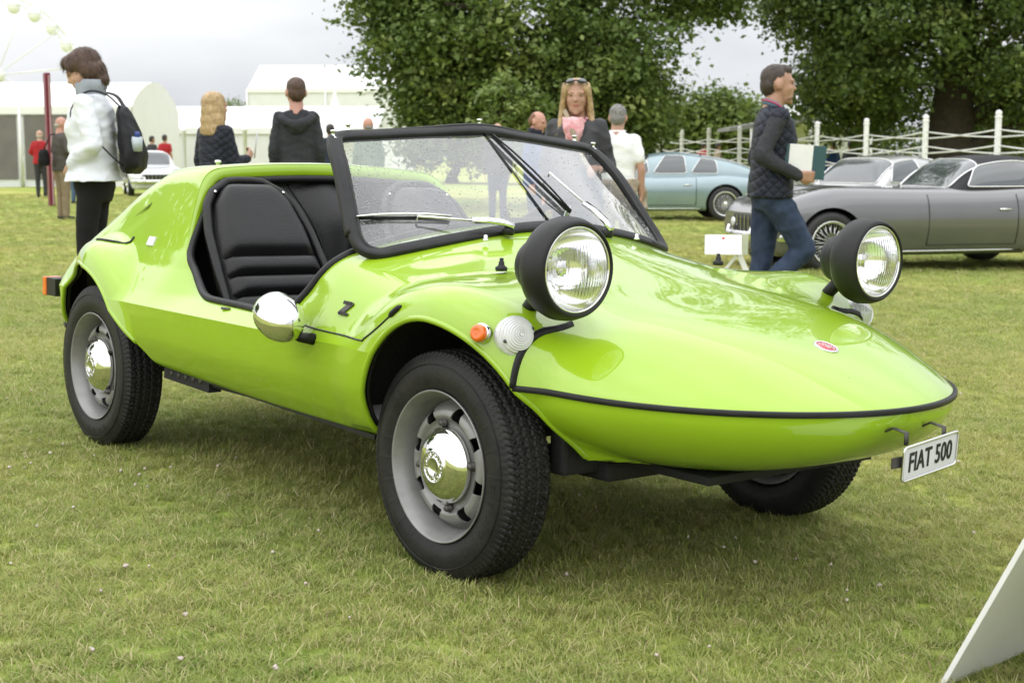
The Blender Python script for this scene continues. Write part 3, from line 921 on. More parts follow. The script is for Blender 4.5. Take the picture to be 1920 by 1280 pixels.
# chassis, wells and tail
ch = MB().box((-.80, 0, .255), (1.20, .92, .03), bevel=.008).box((.16, 0, .262), (.26, .72, .045), bevel=.012).box((.36, 0, .274), (.30, .56, .02), bevel=.006)
ch.tube([(0, -.50, .25), (0, .50, .25)], .022, n=8).tube([(-WB, -.50, .25), (-WB, .50, .25)], .03, n=8).box((-1.78, 0, .36), (.60, .60, .26), bevel=.03)
ch.box((.235, 0, .355), (.05, .93, .19), bevel=.01)
ch.build('chassis', M['well'], car)
for side in (-1, 1):
    ra = MB().box((-1.27, side * .570, .285), (.28, .012, .036), rot=(0, R(1.6), 0)).box((-1.27, side * .557, .268), (.28, .04, .006), rot=(0, R(1.6), 0)).build('sill_rail', M['well'], car)
    for k in range(5):
        MB().lathe([(0, 0), (.009, 0), (.009, .001)], 12, axis='y', c=(-1.36 + k * .045, side * .577 - (.001 if side < 0 else 0), .288)).build('rail_hole', M['darksteel'], ra)
    MB().box((-.72, side * .572, .281), (.85, .010, .012), rot=(0, R(1.8), 0)).build('sill_seal', M['rubber'], car)
    for x0 in (.0, -WB):
        a = np.linspace(R(14 if x0 == 0 else 26), R(166 if x0 == 0 else 156), 30)
        tap = (lambda t: .615 - .16 * max(0, math.cos(t)) ** 1.5) if x0 == 0 else (lambda t: .60 - .12 * max(0, -math.cos(t)) ** 1.5)
        V = [(x0 + .338 * math.cos(t) * (.95 if x0 == 0 else 1), side * (y or tap(t)), .262 + .338 * math.sin(t)) for y in (.36, 0) for t in a]
        F = [[j, j + 1, 31 + j, 30 + j] for j in range(29)] + [list(range(30))]
        MB().add(V, F, smooth=False).build('wheel_well', M['well'], car)
    tl = MB().box((-2.225, side * .565, .475), (.075, .055, .060), bevel=.003).build('tail_lamp', M['lampblack'], car)
    MB().box((-2.277, side * .567, .475), (.03, .058, .063), bevel=.004).build('lens', M['orange'], tl)
MB().lathe([(0, 0), (.012, 0), (.012, .004), (.006, .008), (.006, .018), (.011, .022), (.010, .028), (0, .029)], 12, axis='z', c=(-1.60, -.30, .888)).build('deck_fastener', M['chrome'], car)
MB().box((-.95, -.622, .519), (.035, .006, .005), rot=(R(-40), 0, .2)).build('latch_pin', M['darksteel'], car)

# wheels
def tyre_mesh():
    nth = 420
    hs = np.concatenate([[.050, .058], np.linspace(.060, .0665, 4), [.0675, .0668, .064, .0605], np.linspace(.055, -.055, 29), [-.0605, -.064, -.0668, -.0675], np.linspace(-.0665, -.060, 4), [-.058, -.050]])
    rs = np.concatenate([[.1715, .1705], [.1725, .178, .186, .194], [.204, .215, .228, .240], np.full(29, .2585), [.240, .228, .215, .204], [.194, .186, .178, .1725], [.1705, .1715]])
    th = np.arange(nth) * 2 * math.pi / nth
    Rr = np.repeat(rs[:, None], nth, 1); Hh = np.repeat(hs[:, None], nth, 1)
    T = np.repeat(th[None], len(hs), 0)
    tread = (np.abs(Hh) <= .0551)
    Rr = np.where(tread, Rr - .004 * (Hh / .055) ** 4 - .0035 * (np.abs(Hh) > .054), Rr)
    zig = .0028 * np.sign(np.sin(T * 70)) * np.abs(np.sin(T * 70)) ** .5
    dep = np.zeros_like(Rr)
    for c in (-.034, -.012, .012, .034):
        dep = np.maximum(dep, .0050 * (np.abs(Hh - c - zig) < .0034))
    sl = (np.sin(T * 105 + np.sign(Hh) * .9 + Hh * 260) > .45) & (np.abs(Hh) > .036)
    dep = np.maximum(dep, .0032 * sl)
    s2 = (np.sin(T * 140 + Hh * 420) > .72) & (np.abs(Hh) <= .036)
    dep = np.maximum(dep, .0022 * s2)
    Rr = Rr - np.where(tread, dep, 0)
    sh = (Rr > .232) & ~tread
    Rr = Rr - np.where(sh, .002 * (np.sin(T * 105 + np.sign(Hh) * .9) > .4), 0)
    sid = (~tread) & (np.abs(Rr - .198) < .026)
    Hh = Hh + np.where(sid, np.sign(Hh) * .0006 * (np.sin(T * 24) > .985), 0)
    V = np.stack([Rr * np.cos(T), Hh, Rr * np.sin(T)], -1).reshape(-1, 3)
    n = len(hs)
    F = [[i*nth + j, i*nth + (j+1) % nth, (i+1)*nth + (j+1) % nth, (i+1)*nth + j] for i in range(n - 1) for j in range(nth)]
    return V, F, (np.repeat(tread.any(1)[:-1] | tread.any(1)[1:], nth)).tolist()
def wheel():
    "outer face towards -y"
    V, F, trd = tyre_mesh()
    tm_ = MB().add(V, F); tm_.sm = [not t for t in trd]
    ty = tm_.build('wheel', M['tyre'], car)
    for k, chx in enumerate('CEAT'):
        Vt, Ft = text_mesh(chx, .020, .0008)
        a = R(-2 - 11 * k)
        MB().add(Vt, Ft, smooth=False).xf(Matrix.Rotation(-a, 4, 'Y') @ T3((.2045, -.0672, 0)) @ Matrix.Rotation(R(90), 4, 'X') @ Matrix.Rotation(R(-90), 4, 'Z')).build('side_wall_letter', M['tyre'], ty)
    # lettering and rings raised on the side wall
    for rr in (.2285,):
        MB().lathe([(rr - .0012, -.0605 if rr < .2 else -.0655), (rr, -.0640 if rr < .2 else -.0672), (rr + .0012, -.0605 if rr < .2 else -.0655)], 96).build('side_wall_ring', M['tyre'], ty)
    rim = MB().lathe([(.156, -.040), (.162, -.046), (.1690, -.0585), (.1715, -.0640), (.1695, -.0662), (.1660, -.0625), (.1600, -.049), (.1560, -.043), (.1530, -.030), (.1480, -.018), (.1440, .004), (.1445, .03), (.155, .05), (.165, .055)], 96).build('rim', M['steel'], ty)
    # slotted disc
    nr_, na = 40, 288
    prof = pchip([.055, .075, .088, .098, .106, .112, .122, .132, .1385, .1465], [-.030, -.030, -.0285, -.030, -.036, -.0385, -.0365, -.026, -.014, -.004])
    rr = np.linspace(.055, .1465, nr_); an = np.arange(na) * 2 * math.pi / na
    V = np.stack([np.outer(rr, np.cos(an)), np.repeat(prof(rr)[:, None], na, 1), np.outer(rr, np.sin(an))], -1).reshape(-1, 3)
    F = np.array([[i*na + j, i*na + (j+1) % na, (i+1)*na + (j+1) % na, (i+1)*na + j] for i in range(nr_ - 1) for j in range(na)])
    def slots(V):
        r_ = np.hypot(V[:, 0], V[:, 2]); a = np.arctan2(V[:, 2], V[:, 0])
        f = np.full(len(V), 1.)
        for k in range(4):
            for d in (-24, 24):
                da = (a - R(90 * k + d + 8) + math.pi) % (2 * math.pi) - math.pi
                u = np.abs(da * r_) - (.0145 - .18 * (r_ - .12)); v = np.abs(r_ - .1195) - .0150
                f = np.minimum(f, smax(u, v, .006))
        return f
    Nn = np.tile([0, -1., 0], (len(V), 1))
    V, T, Nn = clip_all(V, F, Nn, [slots])
    n = len(V); mb = MB(); mb.add(V, T.tolist())
    mb.add(V + [0, .0035, 0], T[:, ::-1].tolist())
    ec = {}
    for t in T.tolist():
        for a in range(3):
            i, j = t[a], t[(a + 1) % 3]; k = (min(i, j), max(i, j)); ec[k] = (i, j) if k not in ec else None
    for e in ec.values():
        if e: mb.f.append([e[1], e[0], e[0] + n, e[1] + n]); mb.m.append(0); mb.sm.append(False)
    mb.build('slotted_disc', M['steel'], rim, fixn=False)
    MB().lathe([(.150, .012), (.05, .012), (.05, .06), (.12, .06), (.12, .04), (0, .04)], 40).build('brake_drum', M['well'], ty)
    for k in range(4):
        a = R(90 * k + 8)
        MB().lathe([(0, -.047), (.006, -.047), (.0085, -.044), (.0085, -.038), (.011, -.0365), (.011, -.031)], 6, c=(.0955 * math.cos(a), 0, .0955 * math.sin(a))).build('wheel_bolt', M['darksteel'], ty)
    hc = MB().lathe([(.086, -.034), (.0865, -.040), (.0845, -.045), (.0825, -.046), (.080, -.050), (.072, -.059), (.060, -.0655), (.046, -.0695), (.038, -.0705), (.0365, -.0725), (.034, -.0730), (.033, -.0715), (.0225, -.0725), (.0215, -.0738), (.0195, -.0738), (.0185, -.0725), (0, -.0735)], 64).build('hubcap', M['chrome'], ty)
    for k in range(22):
        a = k * 2 * math.pi / 22
        MB().box((.0275 * math.cos(a), -.0725, .0275 * math.sin(a)), (.008, .0022, .0028), rot=(0, -a + .5 * (-1) ** k, 0)).build('embossed_mark', M['chrome'], hc)
    return ty
w0 = wheel()
w0.location = (0, -.548, .2535)
for i, (x, y, rz) in enumerate([(0, .548, math.pi), (-WB, -.548, 0), (-WB, .548, math.pi)]):
    w = copy_tree(w0, car); w.location = (x, y, .2535); w.rotation_euler = (0, R(31 * (i + 1)), 0) if rz == 0 else (0, R(47), math.pi)
# ================================================================== ground
def wpt(px, py, Y):
    "world point on the plane y = Y seen at a pixel of the 1920 x 1280 photograph (used once to survey the place)"
    a = (px - 960) / FPX; b = -(py - 640) / FPX
    cp, sp_ = math.cos(PITCH), math.sin(PITCH)
    d = np.array([a, cp + b * sp_, -sp_ + b * cp])
    return np.array([0, 0, CAMH]) + d * (Y / d[1])
_cm = np.array(CAR_M)
_cn = _cm[:3, 2]; _cp = _cm[:3, 3]
def gz(x, y):
    x = np.asarray(x, float); y = np.asarray(y, float)
    near = _cp[2] - (_cn[0] * (x - _cp[0]) + _cn[1] * (y - _cp[1])) / _cn[2]
    far = -.24 - .014 * np.clip(x, -7, 7) * sstep(5, 14, y)
    w = sstep(2.2, 8.5, np.hypot(x + .3, y - 4.3))
    bump = .012 * np.sin(x * 1.9 + 1) * np.sin(y * 1.3) + .006 * np.sin(x * 4.3) * np.sin(y * 3.7 + 2)
    d = np.hypot((x + .3), (y - 4.3))
    return np.clip(near, -.4, .4) * (1 - w) + far * w + bump * sstep(1.6, 3.5, d) * sstep(200, 40, d)
u = np.linspace(-1, 1, 241)
gx = np.sinh(u * 5.2) / math.sinh(5.2) * 600 * .9 + u * 9
gy = np.sinh(u * 5.2) / math.sinh(5.2) * 600 * .9 + u * 9 + 4.0
GX, GY = np.meshgrid(gx, gy, indexing='ij')
V = np.stack([GX, GY, gz(GX, GY)], -1).reshape(-1, 3)
n = len(u)
F = [[i*n + j, (i+1)*n + j, (i+1)*n + j + 1, i*n + j + 1] for i in range(n - 1) for j in range(n - 1)]
def grass_nodes(name, blade):
    m = bpy.data.materials.new(name); m.use_nodes = True
    nt = m.node_tree; b = nt.nodes['Principled BSDF']; L = nt.links
    geo = nt.nodes.new('ShaderNodeNewGeometry')
    def noise(scale, detail=4):
        k = nt.nodes.new('ShaderNodeTexNoise'); k.inputs['Scale'].default_value = scale; k.inputs['Detail'].default_value = detail
        L.new(geo.outputs['Position'], k.inputs['Vector']); return k
    def ramp(src, stops):
        r = nt.nodes.new('ShaderNodeValToRGB'); r.color_ramp.elements[0].position = stops[0][0]; r.color_ramp.elements[0].color = (*stops[0][1], 1)
        r.color_ramp.elements[1].position = stops[-1][0]; r.color_ramp.elements[1].color = (*stops[-1][1], 1)
        for p, c in stops[1:-1]: e = r.color_ramp.elements.new(p); e.color = (*c, 1)
        L.new(src, r.inputs['Fac']); return r
    G = (.285, .345, .078); Y = (.52, .47, .19); D = (.15, .25, .052); S = (.60, .52, .30)
    patch = ramp(noise(.9, 5).outputs['Fac'], [(.38, G), (.55, (.37, .385, .11)), (.72, Y)])
    big = ramp(noise(.16, 3).outputs['Fac'], [(.38, (.85, .98, .8)), (.62, (1.12, 1.05, 1.0))])
    mul = nt.nodes.new('ShaderNodeMix'); mul.data_type = 'RGBA'; mul.blend_type = 'MULTIPLY'; mul.inputs['Factor'].default_value = 1
    L.new(patch.outputs['Color'], mul.inputs['A']); L.new(big.outputs['Color'], mul.inputs['B'])
    last = mul
    if blade:
        oi = nt.nodes.new('ShaderNodeObjectInfo')
        rr = ramp(oi.outputs['Random'], [(0, D), (.35, G), (.75, (.34, .37, .105)), (.9, Y), (1, S)])
        mx = nt.nodes.new('ShaderNodeMix'); mx.data_type = 'RGBA'; mx.inputs['Factor'].default_value = .5
        L.new(mul.outputs['Result'], mx.inputs['A']); L.new(rr.outputs['Color'], mx.inputs['B'])
        at = nt.nodes.new('ShaderNodeAttribute'); at.attribute_name = 'tint'; at.attribute_type = 'GEOMETRY'
        m3 = nt.nodes.new('ShaderNodeMix'); m3.data_type = 'RGBA'; m3.inputs['B'].default_value = (*S, 1)
        L.new(at.outputs['Fac'], m3.inputs['Factor']); L.new(mx.outputs['Result'], m3.inputs['A'])
        last = m3
        nt.nodes.remove(b)
        df = nt.nodes.new('ShaderNodeBsdfPrincipled'); df.inputs['Roughness'].default_value = .55; df.inputs['Specular IOR Level'].default_value = .3
        tr = nt.nodes.new('ShaderNodeBsdfTranslucent'); ms = nt.nodes.new('ShaderNodeMixShader'); ms.inputs['Fac'].default_value = .36
        L.new(last.outputs['Result'], df.inputs['Base Color']); L.new(last.outputs['Result'], tr.inputs['Color'])
        L.new(df.outputs[0], ms.inputs[1]); L.new(tr.outputs[0], ms.inputs[2])
        L.new(ms.outputs[0], nt.nodes['Material Output'].inputs['Surface'])
    else:
        fine = ramp(noise(38, 6).outputs['Fac'], [(.3, (.62, .66, .6)), (.7, (1.3, 1.25, 1.25))])
        m2 = nt.nodes.new('ShaderNodeMix'); m2.data_type = 'RGBA'; m2.blend_type = 'MULTIPLY'; m2.inputs['Factor'].default_value = .8
        L.new(mul.outputs['Result'], m2.inputs['A']); L.new(fine.outputs['Color'], m2.inputs['B'])
        L.new(m2.outputs['Result'], b.inputs['Base Color'])
        b.inputs['Roughness'].default_value = .85; b.inputs['Specular IOR Level'].default_value = .15
        bp = nt.nodes.new('ShaderNodeBump'); bp.inputs['Strength'].default_value = .8; bp.inputs['Distance'].default_value = .03
        L.new(noise(60, 6).outputs['Fac'], bp.inputs['Height']); L.new(bp.outputs['Normal'], b.inputs['Normal'])
    return m
M['lawn'] = grass_nodes('mown_lawn', False)
M['blade'] = grass_nodes('grass_blades', True)
ground = MB().add(V, F).build('lawn_ground', M['lawn'], fixn=False)
tag(ground, kind='structure')

# grass: tufts instanced on scattered points
proto = bpy.data.collections.new('grass_tufts')
for k in range(7):
    Vv, Ff, Tt = [], [], []
    for b_ in range(30):
        a = rng.random() * 6.283; r0 = .034 * math.sqrt(rng.random())
        bx_, by_ = r0 * math.cos(a), r0 * math.sin(a)
        h = .011 + .016 * rng.random() + (.012 if rng.random() < .08 else 0); w = .0007 + .0008 * rng.random()
        d = rng.random() * 6.283; lean = h * (.4 + 1.3 * rng.random()); ca, sa = math.cos(d), math.sin(d)
        base = len(Vv); tint = (1.0 if rng.random() < .26 else 0.0) * rng.random() + .08 * rng.random()
        for t, ww in ((0, 1), (.45, .9), (.8, .55)):
            cx_, cy_ = bx_ + ca * lean * t * t, by_ + sa * lean * t * t
            for s_ in (-1, 1): Vv.append((cx_ - sa * w * ww * s_, cy_ + ca * w * ww * s_, h * t * (1 - .25 * t)))
        Vv.append((bx_ + ca * lean, by_ + sa * lean, h * .78))
        Ff += [[base, base + 1, base + 3, base + 2], [base + 2, base + 3, base + 5, base + 4], [base + 4, base + 5, base + 6]]
        Tt += [tint] * 7
    me = bpy.data.meshes.new('grass_tuft'); me.from_pydata(Vv, [], Ff); me.materials.append(M['blade'])
    at = me.attributes.new('tint', 'FLOAT', 'POINT'); at.data.foreach_set('value', Tt)
    me.polygons.foreach_set('use_smooth', [True] * len(Ff)); me.update()
    ob = bpy.data.objects.new('grass_tuft', me); proto.objects.link(ob)
pts, scl = [], []
for y0, y1, dens, sc in ((1.5, 4.0, 2300, .78), (4.0, 6.0, 1500, .82), (6.0, 9.0, 800, .95), (9.0, 14, 330, 1.25), (14, 22, 130, 1.5), (22, 40, 32, 1.9)):
    wid = lambda y: (y + .4) * .40 + .9
    n_ = int((y1 - y0) * 2 * wid(y1) * dens)
    y = rng.uniform(y0, y1, n_); x = rng.uniform(-1, 1, n_) * wid(y1)
    ok = np.abs(x) < wid(y)
    x, y = x[ok], y[ok]
    pts.append(np.c_[x, y, gz(x, y)]); scl.append(sc * rng.uniform(.7, 1.3, len(x)))
pts = np.concatenate(pts); scl = np.concatenate(scl)
# tyres press the grass down
inv = np.array(CAR_M.inverted()); lc = pts @ inv[:3, :3].T + inv[:3, 3]
flat = np.zeros(len(pts), bool)
for wx in (0, -WB):
    for wy in (-.548, .548): flat |= (np.abs(lc[:, 0] - wx) < .07) & (np.abs(lc[:, 1] - wy) < .055)
pts, scl = pts[~flat], scl[~flat]
def scatter(name, P, S, coll, tilt=.35):
    me = bpy.data.meshes.new(name); me.from_pydata(P.tolist(), [], [])
    at = me.attributes.new('scl', 'FLOAT', 'POINT'); at.data.foreach_set('value', S.astype(np.float32))
    o = bpy.data.objects.new(name, me); COL.objects.link(o)
    ng = bpy.data.node_groups.new(name, 'GeometryNodeTree')
    ng.interface.new_socket('Geometry', in_out='INPUT', socket_type='NodeSocketGeometry'); ng.interface.new_socket('Geometry', in_out='OUTPUT', socket_type='NodeSocketGeometry')
    N_ = ng.nodes; gi = N_.new('NodeGroupInput'); go = N_.new('NodeGroupOutput')
    ci = N_.new('GeometryNodeCollectionInfo'); ci.inputs['Collection'].default_value = coll; ci.inputs['Separate Children'].default_value = True; ci.inputs['Reset Children'].default_value = True
    ip = N_.new('GeometryNodeInstanceOnPoints'); ip.inputs['Pick Instance'].default_value = True
    rv = N_.new('FunctionNodeRandomValue'); rv.data_type = 'FLOAT_VECTOR'; rv.inputs[0].default_value = (-tilt, -tilt, 0); rv.inputs[1].default_value = (tilt, tilt, 6.283)
    na = N_.new('GeometryNodeInputNamedAttribute'); na.data_type = 'FLOAT'; na.inputs['Name'].default_value = 'scl'
    mp = N_.new('GeometryNodeMeshToPoints')
    ng.links.new(gi.outputs[0], mp.inputs['Mesh']); ng.links.new(mp.outputs[0], ip.inputs['Points']); ng.links.new(ci.outputs[0], ip.inputs['Instance'])
    ng.links.new(rv.outputs[0], ip.inputs['Rotation']); ng.links.new(na.outputs[0], ip.inputs['Scale']); ng.links.new(ip.outputs[0], go.inputs[0])
    md = o.modifiers.new('scatter', 'NODES'); md.node_group = ng
    return o
grass = scatter('grass', pts, scl, proto)
tag(grass, 'short mown grass with dry straw among the green', 'grass', kind='stuff')
# clover heads
cv = MB()
hd = MB().ell((0, 0, 0), (.0075, .0075, .0065), n=8, m=6); hv = hd.v[0]; hf = hd.f
cl_c = rng.uniform(-1, 1, (26, 2))
for k in range(230):
    y = 2.3 + 9 * rng.random() ** 1.6; x = rng.uniform(-1, 1) * ((y + .4) * .37 + .2)
    if rng.random() < .7:
        q_ = cl_c[rng.integers(26)]; y = 2.6 + 3.2 * (q_[1] + 1) + rng.normal() * .18; x = q_[0] * ((y + .4) * .37) + rng.normal() * .16
    h = .012 + .014 * rng.random(); s_ = rng.uniform(.35, .75)
    p = np.array([x, y, float(gz(x, y)) + h])
    cv.add(hv * s_ * (1 + .25 * rng.standard_normal((len(hv), 1))) + p, hf)
tag(cv.build('clover_heads', mat('clover_white', (.62, .55, .50), .8, col2=(.45, .36, .30), scale=50), fixn=False), 'small pale clover heads dotted through the grass', 'clover', kind='stuff')
# dry brown clippings
dc = MB()
for k in range(900):
    y = 2.3 + 7 * rng.random() ** 1.3; x = rng.uniform(-1, 1) * ((y + .4) * .37 + .2)
    a = rng.random() * 6.28; l = .012 + .03 * rng.random(); z = float(gz(x, y)) + .008 + .018 * rng.random(); c_, s_ = math.cos(a), math.sin(a); w = .0012
    t = rng.normal() * .006
    dc.add([(x - c_*l, y - s_*l, z), (x + s_*w, y - c_*w, z + .003), (x + c_*l, y + s_*l, z + t), (x - s_*w, y + c_*w, z + .003)], [[0, 1, 2, 3]])
tag(dc.build('grass_clippings', mat('dry_clippings', (.24, .17, .09), .9, col2=(.12, .08, .045), scale=9), fixn=False), 'dry brown clippings lying in the lawn', 'clippings', kind='stuff')
# ================================================================== tents, wheel, fence, trees
M['tent'] = mat('tent_white', (.80, .80, .80), .6, noise=.03, scale=1.5, bump=.05, bscale=2)
M['tentwall'] = mat('tent_wall', (.72, .73, .74), .7, noise=.05, scale=2)
M['tentdark'] = mat('tent_window', (.16, .15, .14), .25, noise=.2, scale=1.5)
M['alu'] = mat('aluminium', (.45, .46, .47), .4, metal=.7)
M['whitepaint'] = mat('white_paint', (.78, .78, .77), .45, noise=.04, scale=12)
M['maroon'] = mat('maroon_paint', (.17, .012, .03), .4)
M['bark'] = mat('bark', (.055, .042, .03), .95, col2=(.03, .024, .018), scale=9, bump=.6, bscale=14)
def foliage_mat(name, c1, c2, c3):
    m = bpy.data.materials.new(name); m.use_nodes = True; nt = m.node_tree; L = nt.links
    nt.nodes.remove(nt.nodes['Principled BSDF'])
    at = nt.nodes.new('ShaderNodeAttribute'); at.attribute_name = 'tint'
    r = nt.nodes.new('ShaderNodeValToRGB'); r.color_ramp.elements[0].color = (*c1, 1); r.color_ramp.elements[1].color = (*c3, 1); e = r.color_ramp.elements.new(.55); e.color = (*c2, 1)
    L.new(at.outputs['Fac'], r.inputs['Fac'])
    df = nt.nodes.new('ShaderNodeBsdfPrincipled'); df.inputs['Roughness'].default_value = .5; df.inputs['Specular IOR Level'].default_value = .35
    tr = nt.nodes.new('ShaderNodeBsdfTranslucent'); ms = nt.nodes.new('ShaderNodeMixShader'); ms.inputs['Fac'].default_value = .28
    L.new(r.outputs['Color'], df.inputs['Base Color']); L.new(r.outputs['Color'], tr.inputs['Color'])
    L.new(df.outputs[0], ms.inputs[1]); L.new(tr.outputs[0], ms.inputs[2]); L.new(ms.outputs[0], nt.nodes['Material Output'].inputs['Surface'])
    return m
M['lime'] = foliage_mat('lime_leaves', (.06, .105, .023), (.145, .205, .048), (.28, .33, .095))
M['lightleaf'] = foliage_mat('pale_leaves', (.085, .13, .028), (.15, .21, .045), (.26, .31, .09))
M['darkleaf'] = foliage_mat('dark_leaves', (.052, .09, .021), (.115, .168, .04), (.23, .275, .075))

def leaves_mesh(name, P, size, tint, material, parent, droop=.5, g=None):
    g = g or rng
    n = len(P)
    d = g.standard_normal((n, 3)); d[:, 2] = -np.abs(d[:, 2]) * droop - .15; d /= np.linalg.norm(d, axis=1)[:, None]
    up = g.standard_normal((n, 3)) * .6 + [0, 0, 1.]
    s = np.cross(d, up); s /= np.linalg.norm(s, axis=1)[:, None] + 1e-9
    nn = np.cross(s, d)
    L = size * (.5 + 1.1 * g.random(n) ** 1.6)[:, None]
    W = L * g.uniform(.55, .8, n)[:, None]
    V = np.stack([P, P + d * L * .45 + s * W * .5 + nn * L * .06, P + d * L, P + d * L * .45 - s * W * .5 + nn * L * .06], 1).reshape(-1, 3)
    me = bpy.data.meshes.new(name)
    me.vertices.add(4 * n); me.vertices.foreach_set('co', V.astype(np.float32).ravel())
    me.loops.add(4 * n); me.loops.foreach_set('vertex_index', np.arange(4 * n, dtype=np.int32))
    me.polygons.add(n); me.polygons.foreach_set('loop_start', np.arange(n, dtype=np.int32) * 4)
    me.update(calc_edges=True)
    at = me.attributes.new('tint', 'FLOAT', 'POINT'); at.data.foreach_set('value', np.repeat(np.clip(tint, 0, 1), 4).astype(np.float32))
    me.materials.append(material)
    o = bpy.data.objects.new(name, me); COL.objects.link(o); o.parent = parent
    return o
def tree(name, label, base, H, crown, nclump, nleaf, size, material, seed, trunk_r=.35, group=None, cat='tree', lobes=None, droop=.6, cl=.55, bare=.3):
    "crown: centre height, horizontal radius, vertical radius"
    g = np.random.default_rng(seed)
    root = empty(name, base); tag(root, label, cat, group)
    ch, rx, rz = crown
    # uneven crown: union of lobes
    if lobes is None:
        lobes = []
        for k in range(11):
            a = g.random() * 6.283; e = g.uniform(-.75, .95); rr = math.sqrt(max(0, 1 - e * e))
            lobes.append((np.array([math.cos(a) * rr * rx * .62, math.sin(a) * rr * rx * .62, ch + e * rz * .62]), g.uniform(.38, .55)))
    cc = []
    while len(cc) < nclump:
        L_, f = lobes[g.integers(len(lobes))]
        d = g.standard_normal(3); d /= np.linalg.norm(d)
        r = g.random() ** .38
        p = L_ + d * r * np.array([rx * f, rx * f, rz * f])
        if p[2] < .8: continue
        cc.append(np.r_[p, r])
    cc = np.array(cc)
    per = max(1, nleaf // nclump)
    P = np.repeat(cc[:, :3], per, 0) + g.standard_normal((nclump * per, 3)) * np.array([cl, cl, cl * .55]) * np.repeat(g.uniform(.6, 1.2, nclump), per)[:, None]
    tint = np.repeat(g.beta(1.2, 1.7, nclump), per) * .8 + g.random(nclump * per) * .25
    P[:, 2] = np.maximum(P[:, 2], .35)
    leaves_mesh('crown', P, size, tint, material, root, droop, g)
    tb = MB()
    top = ch + rz * .3
    zz = np.linspace(-.1, top, 12)
    px = np.cumsum(g.normal(0, .05, 12)); py = np.cumsum(g.normal(0, .05, 12))
    pl = np.c_[px - px[0], py - py[0], zz]
    tb.tube(pl, trunk_r * (1.25 - .95 * (zz - zz[0]) / (top + .1)) * np.where(zz < .2, 1.2, 1), n=14)
    sel = cc[g.permutation(nclump)[:26]]
    for c in sel:
        k = int(np.clip(np.searchsorted(zz, max(1.2, c[2] * .62)), 1, 10)); s0 = pl[k]
        m1 = s0 * .5 + c[:3] * .5 + [0, 0, .12 * np.linalg.norm(c[:3] - s0)]
        tb.tube(spline([s0, m1, c[:3]], 7), np.linspace(trunk_r * .32, .03, 7), n=7)
    tb.build('trunk', M['bark'], root, fixn=False)
    return root
def place(px, Y, dz=0.0):
    x = (px - 960) / FPX * (Y * math.cos(PITCH) + .1)
    return (x, Y, float(gz(x, Y)) + dz)
# the big lime behind the scarf woman, the dark one behind the fence, and what stands beyond
b = place(1060, 33)
lb = [(np.array([x, y, z]), f) for x, y, z, f in
      [(-3.1, -.5, 3.1, .42), (-2.0, -1.2, 3.9, .5), (-.3, -1.5, 3.3, .5), (.9, -1.2, 3.6, .45), (2.3, -.5, 5.2, .46), (3.2, 0, 5.5, .42), (-2.4, 0, 6.0, .55), (0, -.5, 6.4, .6), (2.2, 0, 6.8, .55), (0, 1.5, 8.5, .6), (-1.5, 1, 10.5, .8), (1.8, 1, 11, .8), (0, 1, 14, .8),
       (-1.2, -1.6, 2.35, .34), (.8, -1.7, 2.5, .34), (-2.6, -1.2, 2.2, .26), (-3.7, -.6, 4.6, .3), (1.3, -.8, 2.3, .26)]]
tree('lime_tree', 'broad leafy lime tree filling the sky behind the windscreen', b, 12, (4.5, 3.6, 3.4), 1700, 165000, .125, M['lime'], 3, .42, 'large trees behind the show field', lobes=lb, cl=.30)
b = place(1772, 36.5)
lb = [(np.array([x, y, z]) * 1.35 + [0, 0, -.25], f) for x, y, z, f in
      [(-2.5, -.4, 3.9, .28), (-1.4, -1.0, 3.1, .38), (-.2, -1.4, 4.0, .44), (1.6, -1.2, 3.0, .5), (2.6, -.4, 2.6, .45), (-2.2, .3, 4.6, .42), (0, 0, 5.4, .6), (2.4, 0, 5.0, .6), (0, 1.5, 7, .6), (-1, 1, 9, .8), (2.5, 1, 9.5, .8), (.5, 1, 12, .75), (3.4, .2, 3.2, .5), (-1.6, .8, 2.6, .3), (1.0, 1.4, 2.2, .4), (-1.4, 1.6, 2.3, .32)]]
tree('lime_tree', 'dark spreading tree with a thick trunk standing behind the white fence', b, 11, (6.2, 4.7, 4.05), 1700, 150000, .135, M['darkleaf'], 9, .55, 'large trees behind the show field', lobes=lb, cl=.34)
b = place(955, 26)
tree('sapling', 'small pale green sapling in front of the big lime tree', b, 3, (1.95, .78, .62), 60, 2000, .115, M['lightleaf'], 5, .035, None, cl=.13)
for k, (px, Y, ch, rx, rz, nl, mt, lab, sd) in enumerate([
    (1335, 58, 2.3, 1.9, 1.6, 12000, 'lightleaf', 'mid green bushy tree beyond the blue coupe, right of the big lime', 31),
    (1425, 80, 2.0, 2.4, 1.6, 6000, 'lime', 'low green tree far off behind the walking man with the book', 32),
    (1270, 62, 1.8, 2.6, 1.5, 8000, 'darkleaf', 'dark low tree behind the fence, between the polo shirt and the fence posts', 33),
    (1100, 60, 1.9, 3.0, 1.7, 9000, 'darkleaf', 'dark low tree filling the gap below the big lime behind the scarf woman', 34),
    (850, 60, 1.8, 2.8, 1.6, 9000, 'darkleaf', 'dark low tree below the big lime, above the windscreen', 35),
    (1640, 66, 2.2, 3.4, 2.1, 10000, 'darkleaf', 'dark low tree behind the fence, left of the thick trunk', 36),
    (1880, 60, 2.4, 3.2, 2.2, 10000, 'darkleaf', 'dark low tree behind the fence, right of the thick trunk', 37),
    (445, 150, 5.2, 3.2, 1.6, 5000, 'lime', 'distant rounded tree showing above the tent between the two people seen from behind', 38)]):
    tree('background_tree', lab, place(px, Y), 6, (ch, rx, rz), 110, nl, .20, M[mt], sd, .2, 'trees in the distance', cl=.5)

